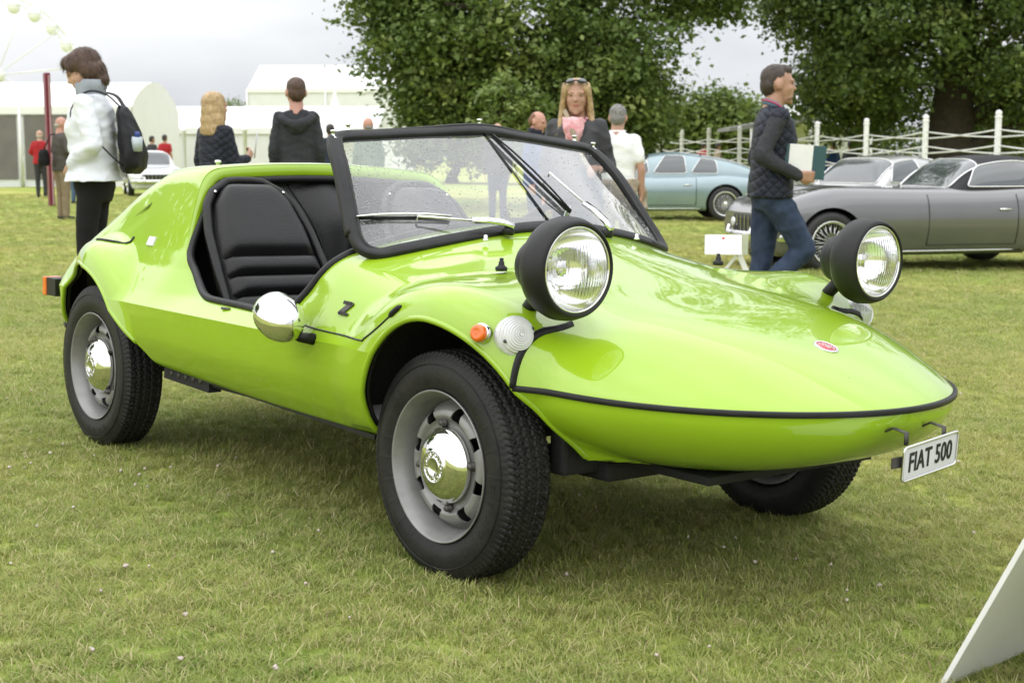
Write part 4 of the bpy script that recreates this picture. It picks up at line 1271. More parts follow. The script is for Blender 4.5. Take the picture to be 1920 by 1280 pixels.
tree('oak_tree', 'tall dense tree out past the left edge, mirrored in the green tail', (-22, 17.5, -.1), 12, (6.5, 4.2, 5.0), 300, 15000, .34, M['lime'], 77, .45, None, cl=.6)
# fence of white posts with crossing rails
pa = np.array([8.15, 20.7]); pb = np.array([4.42, 44.3]); npost = 10
for i in range(npost):
    q = pa + (pb - pa) * i / (npost - 1); q2 = pa + (pb - pa) * (i + 1) / (npost - 1)
    z0 = float(gz(*q)); hgt = 1.62 - z0
    fp = empty('fence_bay', (q[0], q[1], z0))
    where = ['entering from the right edge of the frame', 'rightmost of those in view, over the soft top', 'in front of the thick trunk', 'left of the thick trunk', 'above the silver coupe', 'just right of the walking man', 'hidden most by the walking man', 'third from the far end', 'second from the far end', 'at the far end, above the blue roof'][i]
    tag(fp, 'white fence post with its rails, ' + where, 'fence', 'bays of the white fence')
    MB().lathe([(.052, -.1), (.052, hgt - .08), (.064, hgt - .08), (.064, hgt - .06), (.046, hgt - .05), (.056, hgt - .01), (.04, hgt + .03), (0, hgt + .045)], 8, axis='z', smooth=False).build('post', M['whitepaint'], fp)
    if i < npost - 1:
        d = np.r_[q2 - q, float(gz(*q2)) - z0]
        zs_ = [.45, .62, .78, .92, 1.05, 1.18, 1.31, 1.44, 1.57, 1.69]
        for k, z in enumerate(zs_):
            z2 = zs_[k + 1] if k % 2 == 0 else zs_[k - 1]
            pts_ = [np.array([0, 0, z + (i % 2) * 0]) + (d + [0, 0, z2 - z]) * t + [0, 0, -.02 * math.sin(math.pi * t)] for t in np.linspace(0, 1, 7)]
            MB().tube(pts_, 1.0, n=6, sq=(.007, .012), up=(0, 0, 1)).build('rail', M['whitepaint'], fp)

# tents
def marquee(name, label, x0, x1, y, depth, eave, ridge, roofm='tent', bays=5, glazed=False, arch=False, ground=0.0, group='white tents'):
    t = empty(name, ((x0 + x1) / 2, y, ground)); tag(t, label, 'tent', group)
    w = x1 - x0
    a = np.linspace(0, 1, 15)
    prof = [(depth * s, eave + (ridge - eave) * (math.sin(math.pi * s) ** .8 if arch else 1 - abs(2 * s - 1))) for s in a]
    V = []; F = []
    for k in range(bays + 1):
        xx = -w / 2 + w * k / bays
        for yy, zz in prof: V.append((xx, yy, zz))
    m = len(prof)
    for k in range(bays):
        xx = -w / 2 + w * k / bays
        MB().add([(xx + .01, yy, zz) for yy, zz in prof] + [(xx + w / bays - .01, yy, zz) for yy, zz in prof], [[j, j + 1, m + j + 1, m + j] for j in range(m - 1)]).build('roof', M[roofm], t)
        wl_ = MB().box((xx + w / bays / 2, .02, eave / 2), (w / bays - .12, .04, eave)).build('wall', M['tentwall'], t)
        MB().box((xx + w / bays / 2, -.06, eave - .10), (w / bays - .02, .05, .26)).build('valance', M['tent'], t)
        if glazed:
            for q in range(2):
                MB().box((xx + w / bays * (.27 + .46 * q), -.03, eave * .5), (w / bays * .40, .02, eave * .80)).build('window', M['tentdark'], wl_)
        MB().tube([(xx, -.05, 0), (xx, -.05, eave)], .06, n=6).build('upright', M['whitepaint'], t)
    for xx in (-w / 2, w / 2):
        V = [(xx, yy, zz) for yy, zz in prof]
        MB().add(V + [(xx, depth, 0), (xx, 0, 0)], [list(range(m + 2))], smooth=False).build('gable', M['tent'], t)
    return t
def X(px, Y): return (px - 960) / FPX * Y
g0 = -.15
marquee('marquee', 'white marquee with dark glazed doors standing left of the white jacket', X(-160, 50), X(256, 50), 50, 7, 2.55 + .15, 3.55 + .15, glazed=True, arch=True, ground=g0, bays=4)
marquee('marquee', 'long low white tent with plain walls behind the blonde woman', X(252, 62), X(712, 62), 62, 8, 2.05 + .15, 3.1 + .15, ground=g0, bays=3)
marquee('marquee', 'tall white marquee rising above the long tent behind the hooded man', X(470, 95), X(760, 95), 95, 10, 5.3, 7.1, ground=g0, bays=2)
def pagoda(label, px, Y, w, eave, peak):
    t = empty('pagoda_tent', (X(px, Y), Y, -.3)); tag(t, label, 'tent', 'white tents')
    n = 12
    V = []; F = []
    for k in range(n + 1):
        s = k / n; hw = w / 2 * (1 - s) ** 1.0; z = eave + (peak - eave) * s ** 1.9
        hw = w / 2 * (1 - s ** .75) + .03
        V += [(-hw, -hw, z), (hw, -hw, z), (hw, hw, z), (-hw, hw, z)]
    for k in range(n):
        for j in range(4): F.append([k*4 + j, k*4 + (j+1) % 4, (k+1)*4 + (j+1) % 4, (k+1)*4 + j])
    MB().add(V, F, smooth=False).build('canopy', M['tent'], t)
    for sx in (-1, 1):
        for sy in (-1, 1): MB().tube([(sx * w * .49, sy * w * .49, 0), (sx * w * .49, sy * w * .49, eave)], .05, n=6).build('pole', M['whitepaint'], t)
    MB().box((0, w * .47, eave / 2), (w * .96, .05, eave)).build('wall', M['tentwall'], t)
    return t
pagoda('white peaked tent beside the hooded man, in front of the long tent', 632, 56, 1.9, 1.9, 3.7)
pagoda('white peaked tent showing behind the walking man, over the fence', 1512, 52, 3.6, 2.3, 4.3)
cn = empty('canopy_shelter', (X(1440, 50), 50, -.35)); tag(cn, 'grey flat-roofed canopy showing left of the walking man over the fence', 'canopy')
MB().add([(-1.4, 0, 2.10), (1.6, 0, 2.45), (1.6, 3, 2.45), (-1.4, 3, 2.10), (-1.4, 0, 2.22), (1.6, 0, 2.75), (1.6, 3, 2.75), (-1.4, 3, 2.22)], [[0, 1, 2, 3], [4, 5, 6, 7], [0, 1, 5, 4], [1, 2, 6, 5], [2, 3, 7, 6], [3, 0, 4, 7]], smooth=False).build('roof', mat('grey_canvas', (.2, .2, .195), .8), cn)
for x in (1.4,): MB().tube([(x, .2, 0), (x, .2, 2.3)], .05, n=6).build('post', M['whitepaint'], cn)
# slim white marker posts in front of the long tent
for px, lab in ((347, 'slim white marker post left of the blonde woman'), (461, 'slim white marker post right of the blonde woman')):
    p = place(px, 42); MB().lathe([(.06, -.1), (.06, 1.75), (.075, 1.76), (.075, 1.82), (0, 1.88)], 8, axis='z', c=p).build('marker_post', M['whitepaint'])
    tag(bpy.context.scene.objects[-1] if False else COL.objects[-1], lab, 'post', 'white marker posts')
# maroon totem
tp = place(96, 31)
tt = MB().box((0, 0, 1.40), (.11, .22, 2.8), rot=(0, 0, .5), bevel=.01).build('totem_sign', M['maroon'], loc=tp); tag(tt, 'tall narrow maroon totem standing behind the red jacket', 'sign')
MB().box((.05, -.07, 1.40), (.02, .22, 2.7), rot=(0, 0, .5)).build('face', mat('pale_pink_print', (.42, .26, .28), .5), tt)

# ferris wheel far behind the tents
fw = empty('ferris_wheel', (X(8, 190), 190, -.5)); tag(fw, 'white ferris wheel far beyond the tents', 'ferris wheel')
fm = mat('pale_steel', (.82, .83, .84), .5)
hub = np.array([0, 0, 11.6]); RW = 10.2; yaw = .35
def fpt(a, r, off=0.0):
    return hub + np.array([r * math.cos(a) * math.cos(yaw) - off * math.sin(yaw), r * math.cos(a) * math.sin(yaw) + off * math.cos(yaw), r * math.sin(a)])
for off in (-.7, .7):
    MB().tube([fpt(t, RW, off) for t in np.linspace(0, 2 * math.pi, 72, endpoint=False)], .10, n=6, closed=True).build('rim', fm, fw)
    MB().tube([fpt(t, RW * .93, off) for t in np.linspace(0, 2 * math.pi, 72, endpoint=False)], .06, n=5, closed=True).build('rim', fm, fw)
for k in range(12):
    a = k * math.pi / 6 + .12
    MB().tube([fpt(a, .6, -.4), fpt(a, RW, -.7)], .07, n=5).tube([fpt(a, .6, .4), fpt(a, RW, .7)], .07, n=5).build('spoke', fm, fw)
for k in range(24):
    a = k * math.pi / 12 + .02
    c = fpt(a, RW + .1)
    gd = MB().ell(c + [0, 0, -1.25], (.85, .85, .95), n=14, m=8).build('gondola', fm, fw)
    MB().ell(c + [0, 0, -1.15], (.875, .875, .35), n=14, m=5).build('window_band', mat('gondola_glass', (.58, .61, .64), .2) if k == 0 else bpy.data.materials['gondola_glass'], gd)
    MB().tube([c, c + [0, 0, -.4]], .06, n=5).build('hanger', fm, gd)
MB().lathe([(0, -1), (.8, -1), (.9, -.4), (.9, .4), (.8, 1), (0, 1)], 20, axis='y', c=hub).build('hub', fm, fw)
for s_ in (-1, 1):
    for sx in (-4.5, 4.5): MB().tube([hub + [0, s_ * 1.2, 0], [sx, s_ * 2.4, 0]], .25, n=8).build('support_leg', fm, fw)
# ================================================================== parked cars behind
M['carglass'] = mat('car_glass', (.045, .055, .06), .04, spec=1.0, coat=.6)
M['tyre_plain'] = mat('tyre_plain', (.02, .02, .021), .6, noise=.3, scale=20)
M['greypaint'] = mat('grey_metallic', (.115, .115, .12), .3, metal=.4, coat=1.0, noise=.04, scale=4)
M['silverpaint'] = mat('silver_metallic', (.47, .47, .46), .3, metal=.45, coat=1.0, noise=.04, scale=4)
M['tealpaint'] = mat('pale_blue_metallic', (.24, .325, .36), .3, metal=.3, coat=1.0, noise=.04, scale=4)
M['whitecar'] = mat('white_car_paint', (.68, .69, .70), .3, coat=1.0, noise=.03, scale=4)
M['softtop'] = mat('black_canvas', (.02, .02, .022), .85, noise=.2, scale=30, bump=.2, bscale=60)
def radial(F, za, xs, phis, rmax=1.1):
    Xc = np.asarray(xs)[:, None]; X_, PH = np.meshgrid(xs, phis, indexing='ij'); cs, sn = np.cos(PH), np.sin(PH)
    f = lambda r_: F(Xc, r_ * cs, za + r_ * sn)
    lo = np.zeros_like(X_); hi = np.full_like(X_, -1.); prev = 0
    for r_ in np.linspace(.01, rmax, 45):
        v = f(r_); hit = (hi < 0) & (v > 0); hi[hit] = r_; lo[hit] = prev; prev = r_
    hi[hi < 0] = rmax
    for _ in range(14):
        m_ = (lo + hi) / 2; v = f(m_) > 0; hi = np.where(v, m_, hi); lo = np.where(v, lo, m_)
    r_ = (lo + hi) / 2
    return np.stack([X_, r_ * cs, za + r_ * sn], -1)
def grid_faces(ni, nj, wrap=False):
    i, j = np.meshgrid(np.arange(ni - 1), np.arange(nj if wrap else nj - 1), indexing='ij')
    k = (j + 1) % nj
    return np.stack([i*nj + j, i*nj + k, (i+1)*nj + k, (i+1)*nj + j], -1).reshape(-1, 4)
def vnormals(P, wrap=False):
    du = np.gradient(P, axis=0)
    dv = (np.roll(P, -1, 1) - np.roll(P, 1, 1)) if wrap else np.gradient(P, axis=1)
    n = np.cross(dv, du); return n / (np.linalg.norm(n, axis=-1)[..., None] + 1e-9)
def classic(name, label, loc, heading, paint, sp):
    root = empty(name, loc); root.rotation_euler = (0, 0, heading); tag(root, label, 'car', 'classic cars parked on the show field')
    xf, xr, wb = sp['xf'], sp['xr'], sp['wb']; fx, rx = wb / 2, -wb / 2
    rw = sp.get('rw', .325)
    T = pchip(*zip(*sp['top'])); W = pchip(*zip(*sp['half']))
    def F(x, y, z):
        y = np.abs(y)
        S = W(x) * (1 - .10 * sstep(.60, 1.0, z) - .09 * sstep(.52, .18, z))
        hump = .05 * np.exp(-((x - fx) / .55) ** 2) * sstep(.25, .6, y) + .03 * np.exp(-((x - rx) / .6) ** 2) * sstep(.25, .6, y)
        d = smax(z - T(x) - hump + .02, y - S, .16)
        d = smax(d, .19 - z, .08)
        return smax(smax(d, x - xf, .16), xr - x, .16)
    xs = np.concatenate([np.linspace(xr + .02, xr + .35, 14)[:-1], np.linspace(xr + .35, xf - .35, 70)[:-1], np.linspace(xf - .35, xf - .02, 14)])
    P = radial(F, .5, xs, np.linspace(0, 2 * math.pi, 72, endpoint=False))
    N = vnormals(P, True); V = P.reshape(-1, 3); Fc = grid_faces(len(xs), 72, True)
    ra = rw + .045
    fa = lambda V: np.where(np.abs(V[:, 1]) > .35, np.minimum(np.hypot(V[:, 0] - fx, V[:, 2] - rw), np.hypot(V[:, 0] - rx, V[:, 2] - rw)) - ra, 1.)
    V, Tt, N = clip_all(V, Fc, N.reshape(-1, 3), [fa])
    mb = MB(); mb.add(V, Tt.tolist())
    b = mb.build('body', paint, root)
    MB().box((0, 0, .42), (xf - xr - .5, W(0) * 1.35, .40)).build('underbody', M['well'], root)
    for e, xx in ((1, xf), (-1, xr)):
        j = -1 if e > 0 else 0
        MB().add(P[j], [list(range(72))], smooth=False).build('end_panel', paint, b)
    # panel gaps and handle
    for s in (-1, 1):
        yy = lambda x, z: s * (np.interp(0, [0], [0]) + _sy(F, x, z) + .002)
        for dx in sp['door']:
            MB().tube([(dx, yy(dx, z), z) for z in np.linspace(.30, sp['belt'] - .05, 9)], .006, n=5).build('door_gap', M['ink'], b)
        d0, d1 = sp['door']
        MB().tube([(x, yy(x, .30), .30) for x in np.linspace(d0, d1, 7)], .006, n=5).build('door_gap', M['ink'], b)
        MB().tube([(d1 + .10, yy(d1 + .1, .68) + s * .012, .68), (d1 + .24, yy(d1 + .24, .68) + s * .012, .68)], .012, n=6).build('door_handle', M['chrome'], root)
        MB().tube([(x, yy(x, .235), .235) for x in np.linspace(rx + ra + .05, fx - ra - .05, 9)], .010, n=5).build('sill_trim', M['chrome'] if sp.get('trim') else M['ink'], root)
        if sp.get('crest'):
            cx = fx - ra - .18
            MB().box((cx, yy(cx, .44) + s * .002, .45), (.045, .008, .07), bevel=.003).build('crest', M['chrome'], root)
            V_, F_ = text_mesh('pininfarina', .045, .001)
            MB().add(V_, F_, smooth=False).xf(T3((cx, yy(cx, .38) + s * .004, .385)) @ Matrix.Rotation(math.pi if s > 0 else 0, 4, 'Z') @ Matrix.Rotation(math.pi / 2, 4, 'X')).build('script_badge', M['chrome'], root)
        # wheels
        for wx in (fx, rx):
            w = MB().lathe([(rw * .68, -.07), (rw * .78, -.085), (rw * .93, -.08), (rw * .995, -.055), (rw, 0), (rw * .995, .055), (rw * .93, .08), (rw * .78, .085), (rw * .68, .07)], 40).build('wheel', M['tyre_plain'], root)
            yo = s * (W(wx) - .10)
            w.location = (wx, yo, rw); w.rotation_euler = (0, 0, math.pi if s > 0 else 0)
            rm = MB().lathe([(rw * .70, -.078), (rw * .72, -.085), (rw * .69, -.088), (rw * .64, -.074), (rw * .62, -.04), (rw * .62, .06)], 40).build('rim', M['chrome'], w)
            spk = MB()
            for k in range(36):
                a = k * math.pi / 18; a2 = a + (.30 if k % 2 else -.30)
                spk.tube([(.045 * math.cos(a2), -.095 + .05 * (k % 2), .045 * math.sin(a2)), (rw * .63 * math.cos(a), -.05, rw * .63 * math.sin(a))], .0045, n=4)
            spk.build('spokes', M['chrome'], rm)
            MB().lathe([(0, -.13), (.022, -.128), (.03, -.11), (.05, -.10), (.05, -.02)], 14).build('hub', M['chrome'], rm)
            MB().lathe([(rw * .62, .0), (.02, .0)], 30).build('brake_disc', M['well'], w)
    # greenhouse
    x0, x1, x2, x3 = sp['gh']; belt, roof, wy = sp['belt'], sp['roof'], sp['ghw']
    zt = pchip([x3 - .001, x3 + .06, x2 - .02, (x1 + x2) / 2, x1 + .02, x0 - .06, x0], [belt - .06, belt + .04, roof - .05, roof, roof - .045, belt + .03, belt - .05])
    gx_ = np.linspace(x3, x0, 60); ph = np.linspace(0, math.pi, 49)
    G = []
    for x in gx_:
        t_ = float(zt(x)); row = []
        for p_ in ph:
            c, s_ = math.cos(p_), math.sin(p_)
            z = belt - .05 + (t_ - belt + .05) * abs(s_) ** .5
            y = wy * np.sign(c) * abs(c) ** .42 * (1 - .20 * max(0, (z - belt)) / (roof - belt)) * (1 - .10 * sstep(x2 + .4, x3, x))
            row.append((x, y, z))
        G.append(row)
    G = np.array(G); NG = vnormals(G); NG *= np.sign((NG * (G - [(x0 + x3) / 2, 0, belt])).sum(-1).mean())
    Fg = grid_faces(60, 49)
    rf = MB().add(G.reshape(-1, 3), Fg.tolist()).build('roof', sp.get('roofm', paint), root)
    def pane(nm, field, off=.006):
        V, T_, N_ = clip_all(G.reshape(-1, 3), Fg, NG.reshape(-1, 3), [field])
        if len(T_) == 0: return
        MB().add(V + N_ * off, T_.tolist()).build(nm, M['carglass'], rf)
        ec = {}
        for t in T_.tolist():
            for a in range(3):
                i, j = t[a], t[(a + 1) % 3]; k = (min(i, j), max(i, j)); ec[k] = ec.get(k, 0) + 1
        tr_ = MB()
        for (i, j), c in ec.items():
            if c == 1: tr_.tube([V[i] + N_[i] * .008, V[j] + N_[j] * .008], .009, n=4, cap=False)
        tr_.build('window_trim', M['chrome'], rf)
    hw = lambda V: np.abs(V[:, 1]) / wy
    pane('windscreen', lambda V: smin(smin((V[:, 0] - (x1 + .05)), (x0 - .05) - V[:, 0], .05), (.80 - hw(V)) * .6, .05))
    if not sp.get('soft'): pane('rear_window', lambda V: smin(smin((x2 - .06) - V[:, 0], V[:, 0] - (x3 + .12), .05), (.66 - hw(V)) * .6, .05))
    for s in (-1, 1):
        for a, b_ in sp['win']:
            def fld(V, a=a, b_=b_, s=s):
                zz = V[:, 2]; q = smin(zz - (belt + .03), (zt(V[:, 0]) - .075) - zz, .03)
                q = smin(q, smin(V[:, 0] - (b_ + .25 * (zz - belt) * sp.get('lean', .4)), (a - .75 * (zz - belt)) - V[:, 0], .03), .03)
                return np.where(V[:, 1] * s > .30, q, -1.)
            pane('side_window', fld)
    # front
    zf = sp['nosez']
    gr = MB().box((xf - .04, 0, zf), (.10, .74, .22), bevel=.05).build('grille', M['ink'], root)
    for k in range(7): MB().box((xf + .015, -.30 + k * .1, zf), (.008, .012, .19)).build('bar', M['chrome'], gr)
    for s in (-1, 1):
        hl = MB().lathe([(.10, -.06), (.105, .0), (.098, .012), (.09, .006)], 24, axis='x', c=(xf - .20, s * (W(xf - .25) - .14), zf + .17)).build('headlamp', M['chrome'], root)
        MB().lathe([(.092, .004), (.07, .02), (.03, .03), (0, .032)], 24, axis='x', c=(xf - .20, s * (W(xf - .25) - .14), zf + .17)).build('lens', M['clearlens'], hl)
        fl = MB().lathe([(.05, -.06), (.062, .01), (.055, .02)], 20, axis='x', c=(xf + .0, s * .33, zf + .01)).build('fog_lamp', M['chrome'], root)
        MB().lathe([(.056, .012), (.03, .025), (0, .028)], 20, axis='x', c=(xf + .0, s * .33, zf + .01)).build('lens', M['clearlens'], fl)
    for xx, e in ((xf, 1), (xr, -1)):
        yb = np.linspace(-W(xx - e * .3) + .04, W(xx - e * .3) - .04, 17)
        MB().tube([(xx + e * (.07 - .30 * (abs(y) / .8) ** 3), y, .40) for y in yb], 1.0, n=10, sq=(.035, .05), up=(0, 0, 1)).build('bumper', M['chrome'], root)
        for s in (-1, 1): MB().tube([(xx + e * .06, s * .30, .33), (xx + e * .09, s * .30, .42), (xx + e * .06, s * .30, .50)], .022, n=8).build('overrider', M['chrome'], root)
    return root
def _sy(F, x, z):
    ys = np.linspace(1.0, .3, 200); f_ = F(np.full(200, x), ys, np.full(200, z)); k = int(np.argmax(f_ < 0))
    return ys[k]
def car_at(px, Y, lx, ly, hd):
    "centre of a car whose local point (lx, ly) stands at pixel column px, depth Y"
    x = (px - 960) / FPX * Y; c, s = math.cos(hd), math.sin(hd)
    cx, cy = x - (lx * c - ly * s), Y - (lx * s + ly * c)
    return (cx, cy, float(gz(cx, cy)) - .01)
base_top = [(-2.3, .70), (-2.0, .80), (-1.3, .86), (-.6, .86), (.2, .86), (.6, .87), (1.2, .82), (1.8, .74), (2.15, .64)]
base_half = [(-2.3, .55), (-2.0, .68), (-1.2, .80), (0, .81), (1.2, .81), (1.7, .77), (2.0, .70), (2.15, .60)]
hd = math.pi + R(15)
classic('classic_convertible', 'dark grey convertible with black soft top raised, behind the far headlamp', car_at(1553, 15.5, 1.375, .70, hd), hd, M['greypaint'],
        dict(xf=2.02, xr=-2.4, wb=2.75, rw=.335, top=[(-2.3, .76), (-2.0, .86), (-1.3, .92), (-.6, .92), (.2, .93), (.6, .93), (1.2, .90), (1.8, .80), (2.15, .66)], half=base_half, door=(.24, -.86), belt=.89, roof=1.27, gh=(-.10, -.56, -1.35, -2.0), ghw=.66, win=[(-.28, -1.32)], nosez=.52, soft=True, roofm=M['softtop'], crest=True, trim=True))
hd = math.pi + R(38)
classic('classic_coupe', 'silver coupe parked behind the grey convertible, its roof in front of the fence', car_at(1650, 21.5, -.25, 0, hd), hd, M['silverpaint'],
        dict(xf=2.12, xr=-2.2, wb=2.5, top=base_top, half=base_half, door=(.30, -.70), belt=.86, roof=1.28, gh=(.62, .12, -.85, -1.75), ghw=.66, win=[(.42, -.36), (-.40, -.95)], nosez=.50))
hd = math.pi + R(3)
classic('classic_coupe', 'pale blue fastback coupe parked side-on behind the white polo shirt', car_at(1357, 27.6, -1.22, .70, hd), hd, M['tealpaint'],
        dict(xf=2.05, xr=-2.25, wb=2.44, top=base_top, half=base_half, door=(.42, -.66), belt=.86, roof=1.30, gh=(.66, .16, -.75, -2.0), ghw=.66, win=[(.46, .22), (.18, -.50), (-.54, -1.10)], nosez=.50, crest=True, trim=True))
hd = R(-72)
classic('classic_roadster', 'small white classic car facing us beside the white tent', car_at(288, 40, 0, 0, hd), hd, M['whitecar'],
        dict(xf=1.75, xr=-1.8, wb=2.2, rw=.30, top=[(-1.8, .66), (-1.4, .76), (0, .80), (.6, .80), (1.2, .74), (1.75, .6)], half=[(-1.8, .5), (-1.2, .70), (0, .72), (1.1, .72), (1.5, .66), (1.75, .52)], door=(.25, -.55), belt=.80, roof=1.22, gh=(.50, .08, -.55, -1.1), ghw=.60, win=[(.34, -.50)], nosez=.48))

# ================================================================== sign boards
def sign_board(label, loc, rz, w, h, spread):
    t = empty('sign_board', loc, rz); tag(t, label, 'sign', 'white folding sign boards')
    ang = math.atan2(spread, h)
    for s in (-1, 1):
        MB().box((0, 0, 0), (w, .010, h), bevel=.0015).xf(T3((0, -s * spread / 2, h / 2 * math.cos(ang) + .012)) @ Matrix.Rotation(-s * ang, 4, 'X')).build('panel', M['whitepaint'], t)
    return t
# wedge board on a stand by the walking man
x_, y_, z_ = place(1366, 14.4)
st = empty('sign_stand', (x_, y_, z_), R(-8)); tag(st, 'small white information board on folded legs beside the walking man', 'sign', 'white folding sign boards')
bm2 = T3((-.05, -.05, .345)) @ Matrix.Rotation(R(-32), 4, 'X')
pb_ = MB().box((0, 0, 0), (.36, .008, .22)).xf(bm2).build('panel', M['whitepaint'], st)
MB().lathe([(0, 0), (.016, 0)], 20, axis='y', c=(.0, -.0055, .07)).xf(bm2).build('crest_print', M['red_enamel'], pb_)
for k in range(3): MB().box((0, -.005, .015 - .03 * k), (.24 - .05 * (k % 2), .001, .006)).xf(bm2).build('print_line', mat('pale_print', (.5, .42, .42), .6) if k == 0 else bpy.data.materials['pale_print'], pb_)
MB().box((0, 0, 0), (.06, .008, .24)).xf(T3((.165, .06, .345)) @ Matrix.Rotation(R(24), 4, 'X')).build('side_flap', M['whitepaint'], st)
MB().box((0, 0, 0), (.03, .010, .28)).xf(T3((.00, .0, .13)) @ Matrix.Rotation(R(38), 4, 'Y')).build('leg', M['whitepaint'], st)
MB().box((0, 0, 0), (.055, .010, .27)).xf(T3((.16, .0, .13)) @ Matrix.Rotation(R(-24), 4, 'Y')).build('leg', M['whitepaint'], st)
# ================================================================== people
SK = {}
def skin(name, c): SK[name] = mat('skin_' + name, c, .5, noise=.08, scale=30, bump=.05, bscale=90); return SK[name]
skin('fair', (.52, .31, .235)); skin('tan', (.42, .235, .165)); skin('ruddy', (.50, .26, .20))
M['lip'] = mat('lips', (.36, .13, .115), .4); M['eyewhite'] = mat('eye_white', (.22, .19, .18), .4); M['iris'] = mat('iris', (.03, .025, .02), .2)
def cloth(name, c, c2=None, rough=.8, bump=.25, bscale=90, scale=8):
    m = mat('cloth_' + name, c, rough, col2=c2 or tuple(v * .72 for v in c), scale=scale, bump=bump, bscale=bscale, spec=.25); return m
def quilt(name, c):
    m = cloth(name, c, rough=.55, bump=0); nt = m.node_tree; b = nt.nodes['Principled BSDF']
    tc = nt.nodes.new('ShaderNodeTexCoord'); mp = nt.nodes.new('ShaderNodeMapping'); mp.inputs['Rotation'].default_value = (0, R(45), R(20)); mp.inputs['Scale'].default_value = (22, 22, 22)
    sx = nt.nodes.new('ShaderNodeSeparateXYZ'); nt.links.new(tc.outputs['Object'], mp.inputs['Vector']); nt.links.new(mp.outputs['Vector'], sx.inputs[0])
    mul = nt.nodes.new('ShaderNodeMath'); mul.operation = 'MULTIPLY'
    for k, ax in enumerate(('X', 'Z')):
        s_ = nt.nodes.new('ShaderNodeMath'); s_.operation = 'SINE'; m3 = nt.nodes.new('ShaderNodeMath'); m3.operation = 'MULTIPLY'; m3.inputs[1].default_value = 6.28 / 2
        a_ = nt.nodes.new('ShaderNodeMath'); a_.operation = 'ABSOLUTE'
        nt.links.new(sx.outputs[ax], m3.inputs[0]); nt.links.new(m3.outputs[0], s_.inputs[0]); nt.links.new(s_.outputs[0], a_.inputs[0]); nt.links.new(a_.outputs[0], mul.inputs[k])
    pw = nt.nodes.new('ShaderNodeMath'); pw.operation = 'POWER'; pw.inputs[1].default_value = .35; nt.links.new(mul.outputs[0], pw.inputs[0])
    bp = nt.nodes.new('ShaderNodeBump'); bp.inputs['Strength'].default_value = .8; bp.inputs['Distance'].default_value = .012
    nt.links.new(pw.outputs[0], bp.inputs['Height']); nt.links.new(bp.outputs['Normal'], b.inputs['Normal'])
    return m
def capsule(mb, a, b, ra, rb, n=12, flat=1.0, up=None):
    a = np.array(a, float); b = np.array(b, float); d = b - a; L = np.linalg.norm(d) + 1e-9
    ts = np.linspace(-ra / L * .98, 1 + rb / L * .98, 13)
    P = a + np.outer(ts, d); r = []
    for t in ts:
        if t < 0: r.append(ra * math.sqrt(max(.02, 1 - (t * L / ra) ** 2)))
        elif t > 1: r.append(rb * math.sqrt(max(.02, 1 - ((t - 1) * L / rb) ** 2)))
        else: r.append(ra + (rb - ra) * t)
    mb.tube(P, r, n=n) if flat == 1.0 else mb.tube(P, np.array(r), n=n, sq=(1.0, flat), up=up)
def chain(mb, pts, rad, n=12):
    for i in range(len(pts) - 1): capsule(mb, pts[i], pts[i + 1], rad[i], rad[i + 1], n)
def loft(mb, rings, n=24):
    "rings: (centre, rx, ry) ellipses stacked upwards, capped"
    th = np.arange(n) * 2 * math.pi / n; V = []; F = []
    for c, rx, ry in rings:
        c = np.array(c, float); V.append(np.stack([c[0] + rx * np.sign(np.cos(th)) * np.abs(np.cos(th)) ** .85, c[1] + ry * np.sign(np.sin(th)) * np.abs(np.sin(th)) ** .85, np.full(n, c[2])], -1))
    m = len(rings)
    F = grid_faces(m, n, True).tolist() + [list(range(n))[::-1], [(m-1)*n + j for j in range(n)]]
    mb.add(np.concatenate(V), F)
WORK = bpy.data.scenes.new('workbench')          # small empty scene, only for evaluating modifiers
def fuse(mb, name, mats, parent, voxel=.012, smooth=6, fold=0.0, fscale=18, seed=0, split=None, aniso=1.4):
    "one continuous surface from overlapping volumes"
    me = bpy.data.meshes.new('tmp'); me.from_pydata(np.concatenate(mb.v).tolist(), [], mb.f)
    o = bpy.data.objects.new('tmp', me); WORK.collection.objects.link(o)
    bm = bmesh.new(); bm.from_mesh(me); bmesh.ops.recalc_face_normals(bm, faces=bm.faces[:]); bm.to_mesh(me); bm.free()
    r = o.modifiers.new('r', 'REMESH'); r.mode = 'VOXEL'; r.voxel_size = voxel
    s = o.modifiers.new('s', 'SMOOTH'); s.factor = .5; s.iterations = smooth
    WORK.view_layers[0].update(); dg = WORK.view_layers[0].depsgraph
    m2 = bpy.data.meshes.new_from_object(o.evaluated_get(dg))
    bpy.data.objects.remove(o); bpy.data.meshes.remove(me)
    n = len(m2.vertices); co = np.zeros(n * 3); m2.vertices.foreach_get('co', co); co = co.reshape(-1, 3)
    if fold > 0:
        g = np.random.default_rng(seed); nr = np.zeros(n * 3); m2.vertices.foreach_get('normal', nr); nr = nr.reshape(-1, 3)
        d = np.zeros(n)
        for k in range(9):
            w = g.standard_normal(3) * [1, 1, aniso]; w *= fscale * g.uniform(.6, 1.8) / np.linalg.norm(w)
            d += (1 - np.abs(np.sin(co @ w + g.random() * 6 + 1.2 * np.sin(co @ (g.standard_normal(3) * [1, 1, min(1, aniso)] * fscale * .5))))) ** 2 - .35
        co = co + nr * (d / 4 * fold)[:, None]; m2.vertices.foreach_set('co', co.ravel())
    m2.name = name
    for m in (mats if isinstance(mats, (list, tuple)) else [mats]): m2.materials.append(m)
    nf = len(m2.polygons); m2.polygons.foreach_set('use_smooth', [True] * nf)
    if split is not None:
        cen = np.zeros(nf * 3); m2.polygons.foreach_get('center', cen); m2.polygons.foreach_set('material_index', split(cen.reshape(-1, 3)).astype(np.int32))
    m2.update()
    ob = bpy.data.objects.new(name, m2); COL.objects.link(ob)
    if parent is not None: ob.parent = parent
    return ob
